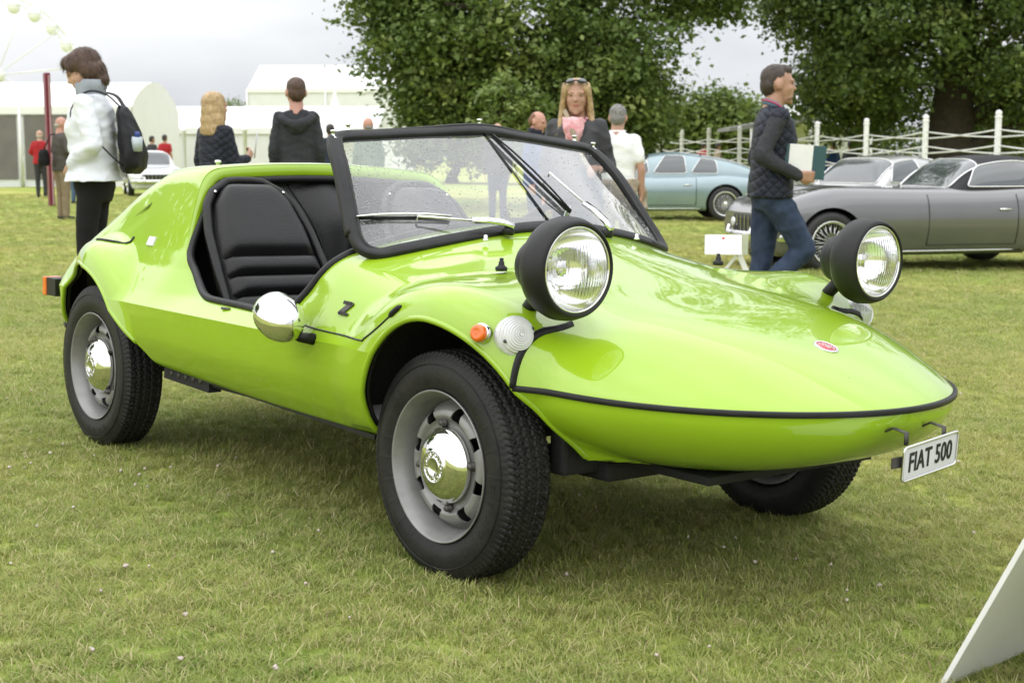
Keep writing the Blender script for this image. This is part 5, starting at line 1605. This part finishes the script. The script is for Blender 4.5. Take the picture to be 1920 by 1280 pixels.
def hand(mb, wrist, d, palm, side, curl=.5, s=1.0):
    "wrist point, direction of the fingers d, palm normal; thumb on the side given"
    w = np.array(wrist, float); d = np.array(d, float) / np.linalg.norm(d); p = np.array(palm, float); p -= d * (p @ d); p /= np.linalg.norm(p)
    l = np.cross(d, p) * side
    k = w + d * .085 * s
    for t in (-.028, -.009, .010, .028): capsule(mb, w + l * t * .6 * s, k + l * t * s, .016 * s, .0125 * s, 8)
    for t, L in ((.031, .070), (.0105, .080), (-.010, .074), (-.029, .058)):
        b0 = k + l * t * s; a1 = curl * .8; a2 = curl * 1.7
        b1 = b0 + (d * math.cos(a1) + p * math.sin(a1)) * L * .5 * s; b2 = b1 + (d * math.cos(a2) + p * math.sin(a2)) * L * .5 * s
        chain(mb, [b0, b1, b2], [.0095 * s, .0088 * s, .0075 * s], 8)
    t0 = w + d * .02 * s + l * .024 * s; t1 = t0 + (d * .75 + l * .55 + p * .25) * .042 * s; t2 = t1 + (d * .9 + l * .1 + p * .35) * .032 * s
    chain(mb, [t0, t1, t2], [.014 * s, .011 * s, .009 * s], 8)
def person(name, label, at, face, H, pose, look, group='people at the show', vox=.012, scale_w=1.0):
    """pose: elbow/hand offsets per side, leg offsets, lean, head yaw/tilt.  Local frame: facing +x, left +y.
    look: skin, hair(style,colour), top(material, hem, sleeve), legs(material), shoes(material)"""
    k = H / 1.75; W = scale_w
    lean = pose.get('lean', 0.0)
    sh = np.array([lean, 0, 0])
    J = lambda x, y, z: np.array([x + lean * max(0, (z - .9) / .6), y * W, z]) * k
    hip = [J(0, s * .085, .92) for s in (-1, 1)]
    legs = pose.get('legs', [((.02, -.09, .50), (0, -.09, .09)), ((.02, .09, .50), (0, .09, .09))])
    arms = pose.get('arms', [((-.03, -.215, 1.13), (.05, -.215, .89), (.1, 0, -1)), ((-.03, .215, 1.13), (.05, .215, .89), (.1, 0, -1))])
    shl = [J(0, s * .155, 1.40) for s in (-1, 1)]
    hy, ht = pose.get('head', (0, 0))           # yaw, nod down
    hc = J(.015 + .10 * math.sin(max(0, ht)) * .6, 0, 1.605)
    RH = np.array((Matrix.Rotation(hy, 3, 'Z') @ Matrix.Rotation(ht, 3, 'Y')))
    hp_ = lambda x, y, z: hc + RH @ (np.array([x, y, z]) * k * 1.07)
    b = MB()
    # head
    def hell(c, r, **kw):
        e = MB().ell((0, 0, 0), np.array(r) * k * 1.07, n=18, m=12); b.add(e.v[0] @ RH.T + hp_(*c), e.f)
    hell((-.012, 0, .028), (.096, .077, .094)); hell((.022, 0, -.015), (.070, .066, .085)); hell((.038, 0, -.072), (.052, .049, .042)); hell((.074, 0, -.098), (.018, .022, .016))
    hell((.088, 0, .012), (.014, .011, .026)); hell((.098, 0, -.016), (.016, .0145, .0125)); hell((.070, .030, .030), (.020, .028, .012)); hell((.070, -.030, .030), (.020, .028, .012))
    hell((.058, .038, -.018), (.022, .022, .020)); hell((.058, -.038, -.018), (.022, .022, .020)); hell((.083, 0, -.047), (.013, .024, .008)); hell((.080, 0, -.058), (.013, .021, .008))
    for s in (-1, 1): hell((-.012, s * .077, .0), (.020, .011, .032))
    capsule(b, J(-.02, 0, 1.43), hp_(-.015, 0, -.06), .068 * k * W ** .5, .060 * k * W ** .5)
    # trunk and limbs (slim, inside the clothes)
    loft(b, [(J(0, 0, .84), .09 * k, .13 * k * W), (J(0, 0, .95), .105 * k, .150 * k * W), (J(0, 0, 1.08), .09 * k, .13 * k * W), (J(.01, 0, 1.27), .10 * k, .140 * k * W), (J(0, 0, 1.40), .065 * k, .145 * k * W), (J(-.01, 0, 1.46), .05 * k, .08 * k)])
    ak = []
    for i, s in enumerate((-1, 1)):
        e, h_, d = arms[i]; e = J(*e); h_ = J(*h_)
        chain(b, [shl[i], e, h_], [.047 * k, .040 * k, .028 * k]); hand(b, h_, d, pose.get('palm', [(0, 1, .2), (0, -1, .2)])[i], pose.get('thumb', [-1, 1])[i], pose.get('curl', .5), k); ak.append((e, h_))
        kn, an = J(*legs[i][0]), J(*legs[i][1])
        chain(b, [hip[i], kn, an], [.075 * k, .052 * k, .037 * k])
        capsule(b, an + np.array([.02, 0, -.045]) * k, an + np.array([.12, 0, -.06]) * k, .034 * k, .026 * k)
    def lipf(c):
        q = (c - hc) @ RH / k / 1.07
        return ((np.abs(q[:, 2] + .0525) < .0085) & (np.abs(q[:, 1]) < .022) & (q[:, 0] > .07)).astype(int)
    body_ = fuse(b, name, [look['skin'], M['lip']], None, vox * .75 if vox < .016 else vox, 3, split=lipf)
    body_.location = at; body_.rotation_euler = (0, 0, face)
    tag(body_, label, 'person', group)
    det = vox < .02
    if det:
        for s in (-1, 1):
            ey = MB().ell((0, 0, 0), np.array((.007, .0115, .0048)) * k, n=10, m=7); MB().add(ey.v[0] @ RH.T + hp_(.0765, s * .031, .011), ey.f).build('eye', M['eyewhite'], body_)
            ey = MB().ell((0, 0, 0), np.array((.004, .0056, .0050)) * k, n=10, m=7); MB().add(ey.v[0] @ RH.T + hp_(.0815, s * .031, .011), ey.f).build('iris', M['iris'], body_)
            br = MB(); br.tube([hp_(.0855, s * .014, .031), hp_(.0865, s * .030, .036), hp_(.076, s * .047, .031)], np.array([.0036, .0046, .0026]) * k, n=6); br.tube([hp_(.0815, s * .018, .0165), hp_(.0835, s * .031, .0185), hp_(.076, s * .046, .0155)], .0022 * k, n=5); br.build('eyebrow', look['hair'][1], body_)
    # hair
    st, hm = look['hair'][:2]
    hb = MB()
    def hh(c, r):
        e = MB().ell((0, 0, 0), np.array(r) * k * 1.07, n=18, m=12); hb.add(e.v[0] @ RH.T + hp_(*c), e.f)
    if st == 'short':
        hh((-.022, 0, .046), (.093, .0785, .083)); hh((-.058, 0, .0), (.055, .072, .072)); hh((.028, 0, .092), (.056, .058, .034))
    elif st == 'fringe':      # receding crown, hair round the back
        hh((-.058, 0, .002), (.054, .079, .062)); hh((-.03, 0, .05), (.075, .077, .058))
    elif st == 'bald':
        hh((-.062, 0, -.025), (.048, .072, .035))
    elif st == 'bob':
        hh((-.024, 0, .047), (.106, .090, .090)); hh((-.055, 0, -.02), (.075, .086, .090)); hh((-.065, 0, -.085), (.052, .072, .05)); hh((.045, 0, .088), (.055, .066, .038))
        for s in (-1, 1): hh((-.030, s * .075, -.005), (.048, .020, .062)); hh((.040, s * .060, .055), (.034, .020, .034))
        hh((.078, 0, .068), (.020, .050, .016))
    elif st == 'long':
        hh((-.022, 0, .045), (.104, .088, .090)); hh((-.058, 0, -.03), (.070, .086, .10)); hh((-.068, 0, -.10), (.060, .096, .09)); hh((-.072, 0, -.165), (.055, .104, .07)); hh((-.072, 0, -.20), (.052, .106, .045))
        for s in (-1, 1): hh((-.012, s * .078, -.03), (.045, .022, .085)); hh((-.02, s * .086, -.12), (.048, .026, .09))
    elif st == 'longfront':
        hh((-.026, 0, .047), (.100, .085, .084)); hh((-.06, 0, -.03), (.065, .085, .11)); hh((-.075, 0, -.15), (.045, .095, .12))
        for s in (-1, 1):
            hh((.030, s * .064, .055), (.038, .020, .042))
            cv_ = spline([(.018, s * .078, .06), (.002, s * .086, -.02), (.000, s * .094, -.12), (.030, s * .104, -.21), (.062, s * .108, -.30)], 14)
            for j, c_ in enumerate(cv_): hh(tuple(c_), (.044 - .001 * j, .019 + .0012 * j, .042))
    hobj = fuse(hb, 'hair', hm, body_, max(.009, vox * .75), 12 if 'long' in st else 5, fold=.0045 if det else 0, fscale=85, aniso=.12, seed=len(name) + int(H * 100))
    if det:                                   # loose strands over the hair
        me = hobj.data; nv = len(me.vertices); co = np.zeros(nv * 3); nr = np.zeros(nv * 3); me.vertices.foreach_get('co', co); me.vertices.foreach_get('normal', nr)
        co = co.reshape(-1, 3); nr = nr.reshape(-1, 3); g = np.random.default_rng(int(H * 1000))
        short = st in ('short', 'fringe', 'bald')
        ns = 700 if short else 1100
        sm_ = MB()
        top_ = hp_(-.02, 0, .10)
        for i in g.integers(0, nv, ns):
            p = co[i]; n_ = nr[i]
            out_ = (p - top_) * [1, 1, 0]; d = np.array([0, 0, -1.]) + out_ / (np.linalg.norm(out_) + .02) * .5 + g.standard_normal(3) * (.35 if short else .16)
            d -= n_ * (d @ n_); d /= np.linalg.norm(d) + 1e-6
            L = (.016 if short else .055) * g.uniform(.5, 1.3) * k; w = .0011 * k * g.uniform(.7, 1.6); sd = np.cross(d, n_)
            lift = (.006 if short else .005) * k * g.random()
            q0 = p - n_ * .002; q1 = p + d * L * .5 + n_ * lift; q2 = p + d * L + n_ * lift * (1.2 if short else .3) + g.standard_normal(3) * .003
            sm_.add([q0 - sd * w, q0 + sd * w, q1 + sd * w, q1 - sd * w, q2], [[0, 1, 2, 3], [3, 2, 4]])
        tag(sm_.build('hair_strands', hm, body_, fixn=False), kind='stuff')
    # trousers
    if look.get('legs') is not None:
        tb = MB(); tf = look.get('leg_fit', 1.0)
        loft(tb, [(J(0, 0, .80), .10 * k, .135 * k * W), (J(0, 0, .90), .125 * k, .170 * k * W), (J(0, 0, 1.0), .115 * k, .158 * k * W), (J(0, 0, 1.04), .108 * k, .150 * k * W)])
        for i in range(2):
            kn, an = J(*legs[i][0]), J(*legs[i][1])
            chain(tb, [hip[i] + np.array([0, 0, -.03]), hip[i] * .5 + kn * .5, kn, kn * .45 + an * .55, an + [0, 0, -.01]], np.array([.098, .088, .070, .062, .056]) * k * tf)
        fuse(tb, 'trousers', look['legs'], body_, vox, 4, fold=.011 * look.get('leg_fold', 1), fscale=20, seed=3)
    # shoes
    sb = look.get('shoes', M['rubber'])
    for i in range(2):
        an = J(*legs[i][1]); q = MB()
        capsule(q, an + np.array([-.03, 0, -.055]) * k, an + np.array([.14, 0, -.060]) * k, .042 * k, .034 * k); capsule(q, an + np.array([-.01, 0, -.02]) * k, an + np.array([.05, 0, -.05]) * k, .045 * k, .036 * k)
        fuse(q, 'shoe', sb, body_, max(.012, vox), 2)
    # top
    if look.get('top') is not None:
        tm, hem, slv, fit = look['top'][:4]
        q = MB(); f = fit
        flare = look.get('flare', 1.0)
        loft(q, [(J(0, 0, hem), .125 * k * f * flare, .180 * k * W * f * flare), (J(0, 0, (hem + 1.08) / 2), .122 * k * f, .174 * k * W * f), (J(.0, 0, 1.08), .112 * k * f, .160 * k * W * f), (J(.01, 0, 1.26), .124 * k * f, .166 * k * W * f), (J(0, 0, 1.37), .105 * k * f, .172 * k * W * f), (J(-.008, 0, 1.44), .075 * k * f, .135 * k * f), (J(-.012, 0, 1.475), .062 * k, .078 * k)])
        for i in range(2):
            e, h_ = ak[i]
            capsule(q, shl[i], shl[i] * .98 + J(0, 0, 1.41) * .02, .060 * k * f, .060 * k * f)
            if slv == 'long': chain(q, [shl[i], e, h_ * .97 + e * .03], np.array([.060, .052, .042]) * k * f)
            elif slv == 'short': chain(q, [shl[i], shl[i] * .38 + e * .62], np.array([.062, .060]) * k * f)
        fuse(q, look.get('top_name', 'jacket'), tm, body_, vox, 5, fold=look.get('fold', .012), fscale=15, seed=7)
        if slv == 'vest':
            q = MB()
            for i in range(2): chain(q, [shl[i] * .97 + J(0, 0, 1.38) * .03, ak[i][0], ak[i][1]], np.array([.064, .056, .042]) * k * 1.02)
            fuse(q, 'sleeves', look['sleeve'], body_, vox, 4, fold=.011, fscale=22, seed=9)
    if look.get('collar') is not None:
        q = MB(); cm, r0, r1, z0, z1 = look['collar']
        th = np.linspace(0, 2 * math.pi, 28, endpoint=False)
        V = []
        for z, r in ((z0, r0), ((z0 + z1) / 2, (r0 + r1) / 2 * 1.02), (z1, r1), (z1, r1 - .012), ((z0 + z1) / 2, r1 - .02)):
            V.append(np.stack([np.cos(th) * r * k + lean * k, np.sin(th) * r * k * 1.02, np.full(28, z * k) + .02 * k * (np.cos(th) < .3)], -1))
        q.add(np.concatenate(V), grid_faces(5, 28, True).tolist()); q.build('collar', cm, body_)
    body_['_hc'] = [float(v) for v in hc]
    for key in list(body_.keys()):
        if key == '_hc': del body_[key]
    return body_, hp_, J
def stand(px, Y):
    return place(px, Y)
HAIR = dict(vdark=mat('hair_dark_brown', (.045, .03, .022), .5, noise=.4, scale=70), brown=mat('hair_brown', (.075, .038, .022), .5, noise=.4, scale=60), blond=mat('hair_blond', (.50, .36, .19), .45, col2=(.34, .22, .10), scale=45), dark=mat('hair_dark', (.03, .022, .018), .5, noise=.3, scale=60),
            grey=mat('hair_grey', (.26, .25, .24), .55, col2=(.12, .115, .11), scale=60), white=mat('hair_white', (.5, .48, .45), .6, noise=.2, scale=40), ginger=mat('hair_ginger', (.20, .085, .04), .5, noise=.3, scale=50))
PI = math.pi
C_ = {}
C_['white'] = cloth('white_shell', (.74, .76, .80), (.62, .65, .71), .55, .2, 25)
C_['blackleg'] = cloth('black', (.012, .012, .013), None, .8)
C_['greycollar'] = cloth('grey_fleece', (.34, .37, .41))
C_['navy'] = quilt('navy_quilt', (.016, .020, .034))
C_['charcoal'] = cloth('charcoal_marl', (.045, .048, .053), (.03, .032, .036), .9, .4, 200, 60)
C_['jeans'] = cloth('denim', (.022, .034, .065), (.04, .058, .10), .85, .3, 150, 12)
C_['lightjeans'] = cloth('light_denim', (.09, .15, .24), None, .85)
C_['khaki'] = cloth('khaki', (.27, .21, .14), None, .85)
C_['red'] = cloth('red_shell', (.42, .018, .025), None, .6)
C_['brownjkt'] = cloth('brown_waxed', (.085, .075, .068), None, .7)
C_['darkgrey'] = cloth('dark_grey', (.05, .05, .055), None, .8)
C_['blue'] = cloth('blue_shell', (.025, .065, .22), None, .6)
C_['polo'] = cloth('white_cotton', (.80, .80, .80), (.72, .73, .75), .85, .25, 60)
C_['wax'] = cloth('dark_wax', (.050, .050, .055), (.032, .032, .036), .5, .2, 40)
C_['beige'] = cloth('beige_knit', (.36, .30, .22), None, .9, .4, 120)
C_['green'] = cloth('green_top', (.10, .16, .09), None, .8)
C_['scarf'] = cloth('pink_print_scarf', (.76, .50, .53), (.62, .26, .29), .85, .3, 60, 22)

# 1 woman in the white jacket, looking down, hands in pockets
p1 = stand(184, 8.7)
w1, hp1, J1 = person('person', 'woman in white hooded jacket and black trousers looking down, carrying a black rucksack', p1, PI, 1.66,
    dict(head=(.12, .48), arms=[((-.06, -.23, 1.14), (.085, -.155, 1.03), (.4, .5, -.7)), ((-.07, .235, 1.15), (.085, .165, 1.04), (.4, -.5, -.7))],
         legs=[((.03, -.07, .50), (-.04, -.07, .09)), ((.05, .07, .50), (.04, .07, .09))]),
    dict(skin=SK['fair'], hair=('bob', HAIR['brown']), top=(C_['white'], .925, 'long', 1.24), flare=1.16, legs=C_['blackleg'], leg_fit=.86, leg_fold=.5, collar=(C_['greycollar'], .085, .098, 1.42, 1.535), fold=.016), vox=.011)
def local_to(o, P):
    Mx = np.array(Matrix.Translation(o.location) @ o.rotation_euler.to_matrix().to_4x4()); return np.asarray(P) @ Mx[:3, :3].T + Mx[:3, 3]
# rucksack on her back
rk = empty('rucksack', p1, PI); tag(rk, 'black drawstring rucksack worn on the back of the woman in white', 'bag')
q = MB(); loft(q, [((-.225, 0, .92), .045, .10), ((-.235, 0, .96), .075, .145), ((-.24, 0, 1.05), .08, .150), ((-.215, 0, 1.18), .06, .135), ((-.19, 0, 1.29), .04, .10), ((-.18, 0, 1.33), .025, .05)])
fuse(q, 'sack', cloth('black_nylon', (.012, .012, .014), None, .45, .2, 30), rk, .012, 4, fold=.016, fscale=16, seed=4)
for s in (-1, 1):
    MB().tube(spline([(-.18, s * .05, 1.32), (-.12, s * .11, 1.385), (-.04, s * .14, 1.405), (.03, s * .15, 1.37), (.07, s * .16, 1.29), (.06, s * .17, 1.20)], 40), 1.0, n=8, sq=(.012, .005), up=(0, .3, 1)).build('strap', M['rubber'], rk)
    MB().tube(spline([(-.10, s * .215, 1.10), (-.16, s * .19, 1.03), (-.21, s * .13, .97)], 12), .005, n=6).build('strap', M['rubber'], rk)
MB().tube([(-.285, .10, 1.06), (-.292, .11, 1.14)], .033, n=12).build('bottle', mat('clear_bottle', (.45, .5, .55), .2), rk)
MB().tube([(-.292, .11, 1.14), (-.295, .112, 1.17)], .016, n=10).build('bottle_cap', mat('blue_cap', (.03, .06, .25), .4), rk)

# 2-4 people by the tent
person('person', 'man in a red jacket seen from behind, hands out of sight, beside the maroon totem', stand(78, 38), PI * .55, 1.74, dict(arms=[((.0, -.25, 1.16), (.16, -.14, 1.06), (1, 0, 0)), ((0, .25, 1.16), (.16, .14, 1.06), (1, 0, 0))]),
    dict(skin=SK['fair'], hair=('bald', HAIR['white']), top=(C_['red'], .86, 'long', 1.12), legs=C_['darkgrey'], shoes=M['rubber']), vox=.02)
p3 = stand(118, 25)
person('person', 'older man in brown jacket and khaki trousers with white hair, behind the white jacket', p3, PI * .25, 1.76, dict(head=(-.3, .25), arms=[((.0, -.25, 1.16), (.16, -.14, 1.06), (1, 0, 0)), ((0, .25, 1.16), (.16, .14, 1.06), (1, 0, 0))]),
    dict(skin=SK['ruddy'], hair=('bald', HAIR['white']), top=(C_['brownjkt'], .82, 'long', 1.12), legs=C_['khaki'], leg_fit=1.12, shoes=C_['darkgrey']), vox=.018)
sb_ = empty('shoulder_bag', (p3[0] - .26, p3[1] - .12, p3[2])); tag(sb_, 'black shoulder bag hanging beside the man in khaki trousers', 'bag')
q = MB(); loft(q, [((0, 0, .92), .08, .12), ((0, 0, 1.0), .09, .15), ((0, 0, 1.14), .075, .14), ((0, 0, 1.2), .05, .1)]); fuse(q, 'sack', C_['blackleg'], sb_, .02, 3)
MB().tube([(0, 0, 1.18), (.10, .06, 1.44), (.28, .14, 1.50)], .012, n=6).build('strap', M['rubber'], sb_)
person('person', 'person in light blue jeans mostly hidden behind the woman in white', stand(143, 33), 1.2, 1.72, {}, dict(skin=SK['fair'], hair=('short', HAIR['grey']), top=(C_['darkgrey'], .88, 'long', 1.1), legs=C_['lightjeans']), vox=.026)
person('person', 'person in dark trousers almost hidden behind the woman in white', stand(163, 27), 1.7, 1.70, {}, dict(skin=SK['fair'], hair=('short', HAIR['dark']), top=(C_['darkgrey'], .88, 'long', 1.1), legs=C_['blackleg']), vox=.026)
# by the white car
person('person', 'far person with dark cap standing left behind the white classic car', stand(287, 47), 1.0, 1.70, {}, dict(skin=SK['tan'], hair=('short', HAIR['dark']), top=(C_['darkgrey'], .86, 'long', 1.1), legs=C_['darkgrey']), vox=.03)
person('person', 'far person in a red top standing right behind the white classic car', stand(311, 46), 1.4, 1.74, {}, dict(skin=SK['tan'], hair=('short', HAIR['dark']), top=(C_['red'], .86, 'short', 1.1), top_name='shirt', legs=C_['darkgrey']), vox=.03)

# 5 blonde woman from behind
p5 = stand(409, 12.3)
person('person', 'blonde woman in navy quilted jacket seen from behind, holding a slim stick', p5, PI * .30, 1.70, dict(head=(-.15, .0), arms=[((.05, -.20, 1.14), (.24, -.15, 1.17), (.7, .1, .7)), ((-.02, .21, 1.14), (.14, .14, 1.02), (.8, -.3, -.2))], curl=1.0),
    dict(skin=SK['fair'], hair=('long', HAIR['blond']), top=(C_['navy'], .84, 'long', 1.06), legs=C_['darkgrey'], fold=.008), vox=.012, scale_w=.9)
a5 = PI * .30; c5, s5 = math.cos(a5), math.sin(a5)
hx, hy_ = .30, -.15
stk = MB().tube([(0, 0, -.05), (.03, .0, .17)], .006, n=8).build('lolly_stick', mat('pale_grey_plastic', (.5, .52, .55), .4), loc=(p5[0] + c5 * hx - s5 * hy_, p5[1] + s5 * hx + c5 * hy_, p5[2] + 1.19)); tag(stk, 'slim pale stick held up by the blonde woman in navy', 'stick')
# 6 hooded man
p6 = stand(560, 13.2)
h6, hp6, J6 = person('person', 'man in charcoal hooded sweatshirt with short brown hair seen from behind', p6, PI * .56, 1.87, dict(head=(.1, .0)),
    dict(skin=SK['ruddy'], hair=('short', HAIR['brown']), top=(C_['charcoal'], .88, 'long', 1.04), top_name='sweatshirt', legs=C_['jeans'], fold=.014), vox=.012, scale_w=.9)
q = MB(); q.tube(spline([(.02, -.10, 1.50), (-.06, -.13, 1.50), (-.13, -.09, 1.46), (-.155, 0, 1.43), (-.13, .09, 1.46), (-.06, .13, 1.50), (.02, .10, 1.50)], 30), .047, n=12); q.ell((-.13, 0, 1.41), (.05, .085, .07))
fuse(q, 'hood', C_['charcoal'], h6, .012, 4, fold=.014, fscale=24, seed=5)
# 7-9 heads above the car and the windscreen
person('person', 'man in dark navy top far behind, seen beside the windscreen frame', stand(621, 29), PI * .5, 1.76, {}, dict(skin=SK['tan'], hair=('short', HAIR['dark']), top=(cloth('plain_navy', (.022, .03, .055)), .88, 'long', 1.1), legs=C_['jeans']), vox=.02)
person('person', 'balding man in green top whose head shows over the left of the windscreen', stand(692, 23.5), PI * .6, 1.77, {}, dict(skin=SK['ruddy'], hair=('bald', HAIR['grey']), top=(C_['green'], .88, 'long', 1.1), legs=C_['jeans']), vox=.02)
person('person', 'bald man whose pale head shows over the middle of the windscreen', stand(933, 24.5), PI * .5, 1.72, {}, dict(skin=SK['fair'], hair=('bald', HAIR['white']), top=(C_['darkgrey'], .88, 'long', 1.1), legs=C_['jeans']), vox=.02)
b10, _, _ = person('person', 'man with receding ginger hair in a bright blue jacket, left of the scarf woman', stand(1004, 17.6), R(-25), 1.74, dict(head=(.0, .25)), dict(skin=SK['ruddy'], hair=('fringe', HAIR['ginger']), top=(C_['blue'], .84, 'long', 1.14), legs=C_['jeans'], collar=(C_['navy'], .085, .10, 1.42, 1.52)), vox=.014)
# 11 scarf woman facing us
p11 = stand(1080, 9.6)
w11, hp11, J11 = person('person', 'blonde woman with pink scarf and sunglasses on her head, facing us in a dark jacket', p11, -PI / 2 - .22, 1.62,
    dict(head=(.12, .04), arms=[((-.03, -.225, 1.14), (.08, -.22, .91), (.2, .1, -1)), ((.0, .235, 1.13), (.20, .20, 1.12), (.9, -.35, -.05))], palm=[(0, 1, .2), (0, -.3, -1)], curl=.9),
    dict(skin=SK['tan'], hair=('longfront', HAIR['blond']), top=(C_['wax'], .80, 'long', 1.13), legs=C_['jeans'], fold=.016), vox=.011)
q = MB(); g = np.random.default_rng(2)
for kx in range(4):
    th = np.linspace(0, 2 * PI, 36, endpoint=False); r = .074 + .008 * kx
    q.tube(np.stack([.02 + r * np.cos(th) * (1.05), r * np.sin(th) * 1.0, 1.475 - .022 * kx - .05 * (np.cos(th) + 1) * .5 * (1 + kx * .5) + .006 * np.sin(th * 5 + kx)], -1) * (1.62 / 1.75), .020, n=8, closed=True)
loft(q, [((.125, .0, 1.17), .012, .012), ((.132, 0, 1.21), .02, .045), ((.128, 0, 1.28), .028, .072), ((.105, 0, 1.36), .034, .080)])
fuse(q, 'scarf', C_['scarf'], w11, .010, 3, fold=.014, fscale=36, seed=8)
for s in (-1, 1):
    e = MB().ell((0, 0, 0), (.012, .030, .021), n=14, m=8, rot=(0, R(-35), s * .3)); RHm = np.eye(3)
    e.xf(T3(hp11(.062, s * .036, .106))).build('sunglasses_lens', M['carglass'], w11)
MB().tube([hp11(.075, -.065, .095), hp11(.082, 0, .112), hp11(.075, .065, .095)], .005, n=6).build('sunglasses_frame', M['rubber'], w11)
for s in (-1, 1): MB().tube([hp11(.07, s * .066, .097), hp11(.0, s * .092, .06), hp11(-.02, s * .092, .03)], .004, n=6).build('sunglasses_arm', M['rubber'], w11)
for s in (-1, 1): MB().tube(np.array([(.127, -.02 + s * .012, 1.25 - .05), (.14, s * .012, 1.0), (.14, s * .012, .82)]) * .96, .004, n=6).build('zip', M['darksteel'], w11)
sbg = empty('crossbody_strap_bag', p11, -PI / 2 - .22); tag(sbg, 'beige cross-body bag strap worn by the scarf woman', 'bag')
MB().tube(spline([(-.02, -.10, 1.43), (.10, -.05, 1.37), (.165, .02, 1.22), (.175, .10, 1.05), (.10, .20, .90)], 24), 1.0, n=8, sq=(.015, .004), up=(1, 0, .2)).build('strap', C_['beige'], sbg)
q = MB(); loft(q, [((.02, .25, .70), .10, .04), ((.02, .26, .76), .12, .055), ((.02, .26, .86), .12, .055), ((.02, .25, .93), .10, .04)]); fuse(q, 'pouch', C_['beige'], sbg, .014, 3)
# 12 polo shirt man
p12 = stand(1156, 13.6)
w12, _, _ = person('person', 'grey-haired man in a white polo shirt seen from behind, jumper tied at his waist', p12, PI * .42, 1.69, dict(head=(.1, .1), arms=[((-.03, -.225, 1.12), (.0, -.225, .87), (.0, .05, -1)), ((-.02, .22, 1.13), (.10, .20, .92), (.2, -.1, -1))], curl=.9),
    dict(skin=SK['tan'], hair=('short', HAIR['grey']), top=(C_['polo'], .88, 'short', 1.12), top_name='polo_shirt', legs=C_['khaki'], collar=(C_['polo'], .075, .078, 1.43, 1.475), fold=.010), vox=.012, scale_w=1.06)
jm = empty('tied_jumper', p12, PI * .42); tag(jm, 'beige jumper tied round the waist of the man in the white polo', 'jumper')
q = MB(); loft(q, [((-.10, -.02, .66), .05, .10), ((-.11, -.03, .72), .08, .17), ((-.09, -.02, .84), .12, .19), ((-.04, 0, .96), .145, .195), ((-.02, 0, 1.0), .135, .185)])
q.tube(spline([(-.05, -.20, .97), (.05, -.22, .93), (.06, -.24, .80), (.02, -.25, .70)], 14), .045, n=10)
fuse(q, 'knit', C_['beige'], jm, .012, 4, fold=.024, fscale=18, seed=6)
# 13 walking man in quilted vest
p13 = stand(1440, 9.3)
w13, hp13, J13 = person('person', 'walking man in navy quilted vest and jeans seen in profile, book under his arm', p13, .06, 1.71,
    dict(head=(-.02, .02), lean=.02, arms=[((-.13, -.235, 1.15), (.13, -.205, 1.03), (.95, .12, -.1)), ((-.06, .22, 1.13), (.10, .22, .93), (.3, 0, -1))], palm=[(0, 1, .15), (0, -1, .2)], thumb=[-1, 1], curl=.75,
         legs=[((.22, -.085, .54), (-.10, -.085, .27)), ((-.02, .085, .49), (-.10, .085, .09))]),
    dict(skin=SK['tan'], hair=('short', HAIR['vdark']), top=(C_['navy'], .88, 'vest', 1.17), top_name='vest', sleeve=C_['charcoal'], legs=C_['jeans'], leg_fit=1.1, fold=.008), vox=.011)
cm_ = mat('striped_collar', (.10, .16, .24), .8)
MB().tube(spline([(.075, -.055, 1.39), (.01, -.085, 1.465), (-.055, -.05, 1.50), (-.07, 0, 1.505), (-.055, .05, 1.50), (.01, .085, 1.465), (.075, .055, 1.39)], 30) * [.98, .9, .975] + [.02, 0, 0], 1.0, n=8, sq=(.010, .020), up=(0, 0, 1)).build('collar', cm_, w13)
MB().tube(spline([(.085, -.065, 1.40), (.01, -.097, 1.475), (-.06, -.06, 1.51), (-.08, 0, 1.515), (-.06, .06, 1.51), (.01, .097, 1.475), (.085, .065, 1.40)], 30) * [.98, .9, .975] + [.02, 0, 0], .006, n=6).build('collar_stripe', mat('pink_stripe', (.45, .06, .12), .8), w13)
q = MB(); e = MB().ell((0, 0, 0), np.array((.052, .050, .036)), n=14, m=8); q.add(e.v[0] + hp13(.041, 0, -.075), e.f); q.build('beard_shadow', mat('stubble', (.17, .095, .07), .7, noise=.4, scale=120), w13)
bk_ = empty('folder', p13, .06); tag(bk_, 'dark teal folder with white papers held under the walking man’s arm', 'book')
FM = T3((.175, -.17, 1.09)) @ Matrix.Rotation(R(4), 4, 'Y')
MB().box((0, 0, 0), (.26, .018, .21), bevel=.003).xf(FM).build('cover', mat('teal_cover', (.025, .075, .085), .4), bk_)
MB().box((-.03, -.011, .004), (.15, .006, .205), bevel=.001).xf(FM).build('papers', M['whitepaint'], bk_)
# people beyond the fence
for px, Y, col, lab, fc_ in ((1318, 50, 'red', 'far person in red beyond the fence above the blue coupe', 1.2), (1345, 53, 'beige', 'far person in beige beyond the fence, right of the red one', .4), (1560, 40, 'blue', 'far person in blue beyond the fence, over the silver coupe', 2.0), (1592, 42, 'darkgrey', 'far person in dark grey beyond the fence, right of the one in blue', 1.0)):
    person('person', lab, stand(px, Y), fc_, 1.70, {}, dict(skin=SK['tan'], hair=('short', HAIR['dark']), top=(C_[col], .86, 'long', 1.1), legs=C_['darkgrey']), vox=.032)

# ================================================================== the white board at the corner of the frame
sx, sy = 1.143, 2.466
sign_board('white folding board leaning on the grass at the bottom right corner', (sx, sy, float(gz(sx, sy)) + .0), R(41.5), .45, .62, .31)

bpy.data.scenes.remove(WORK)
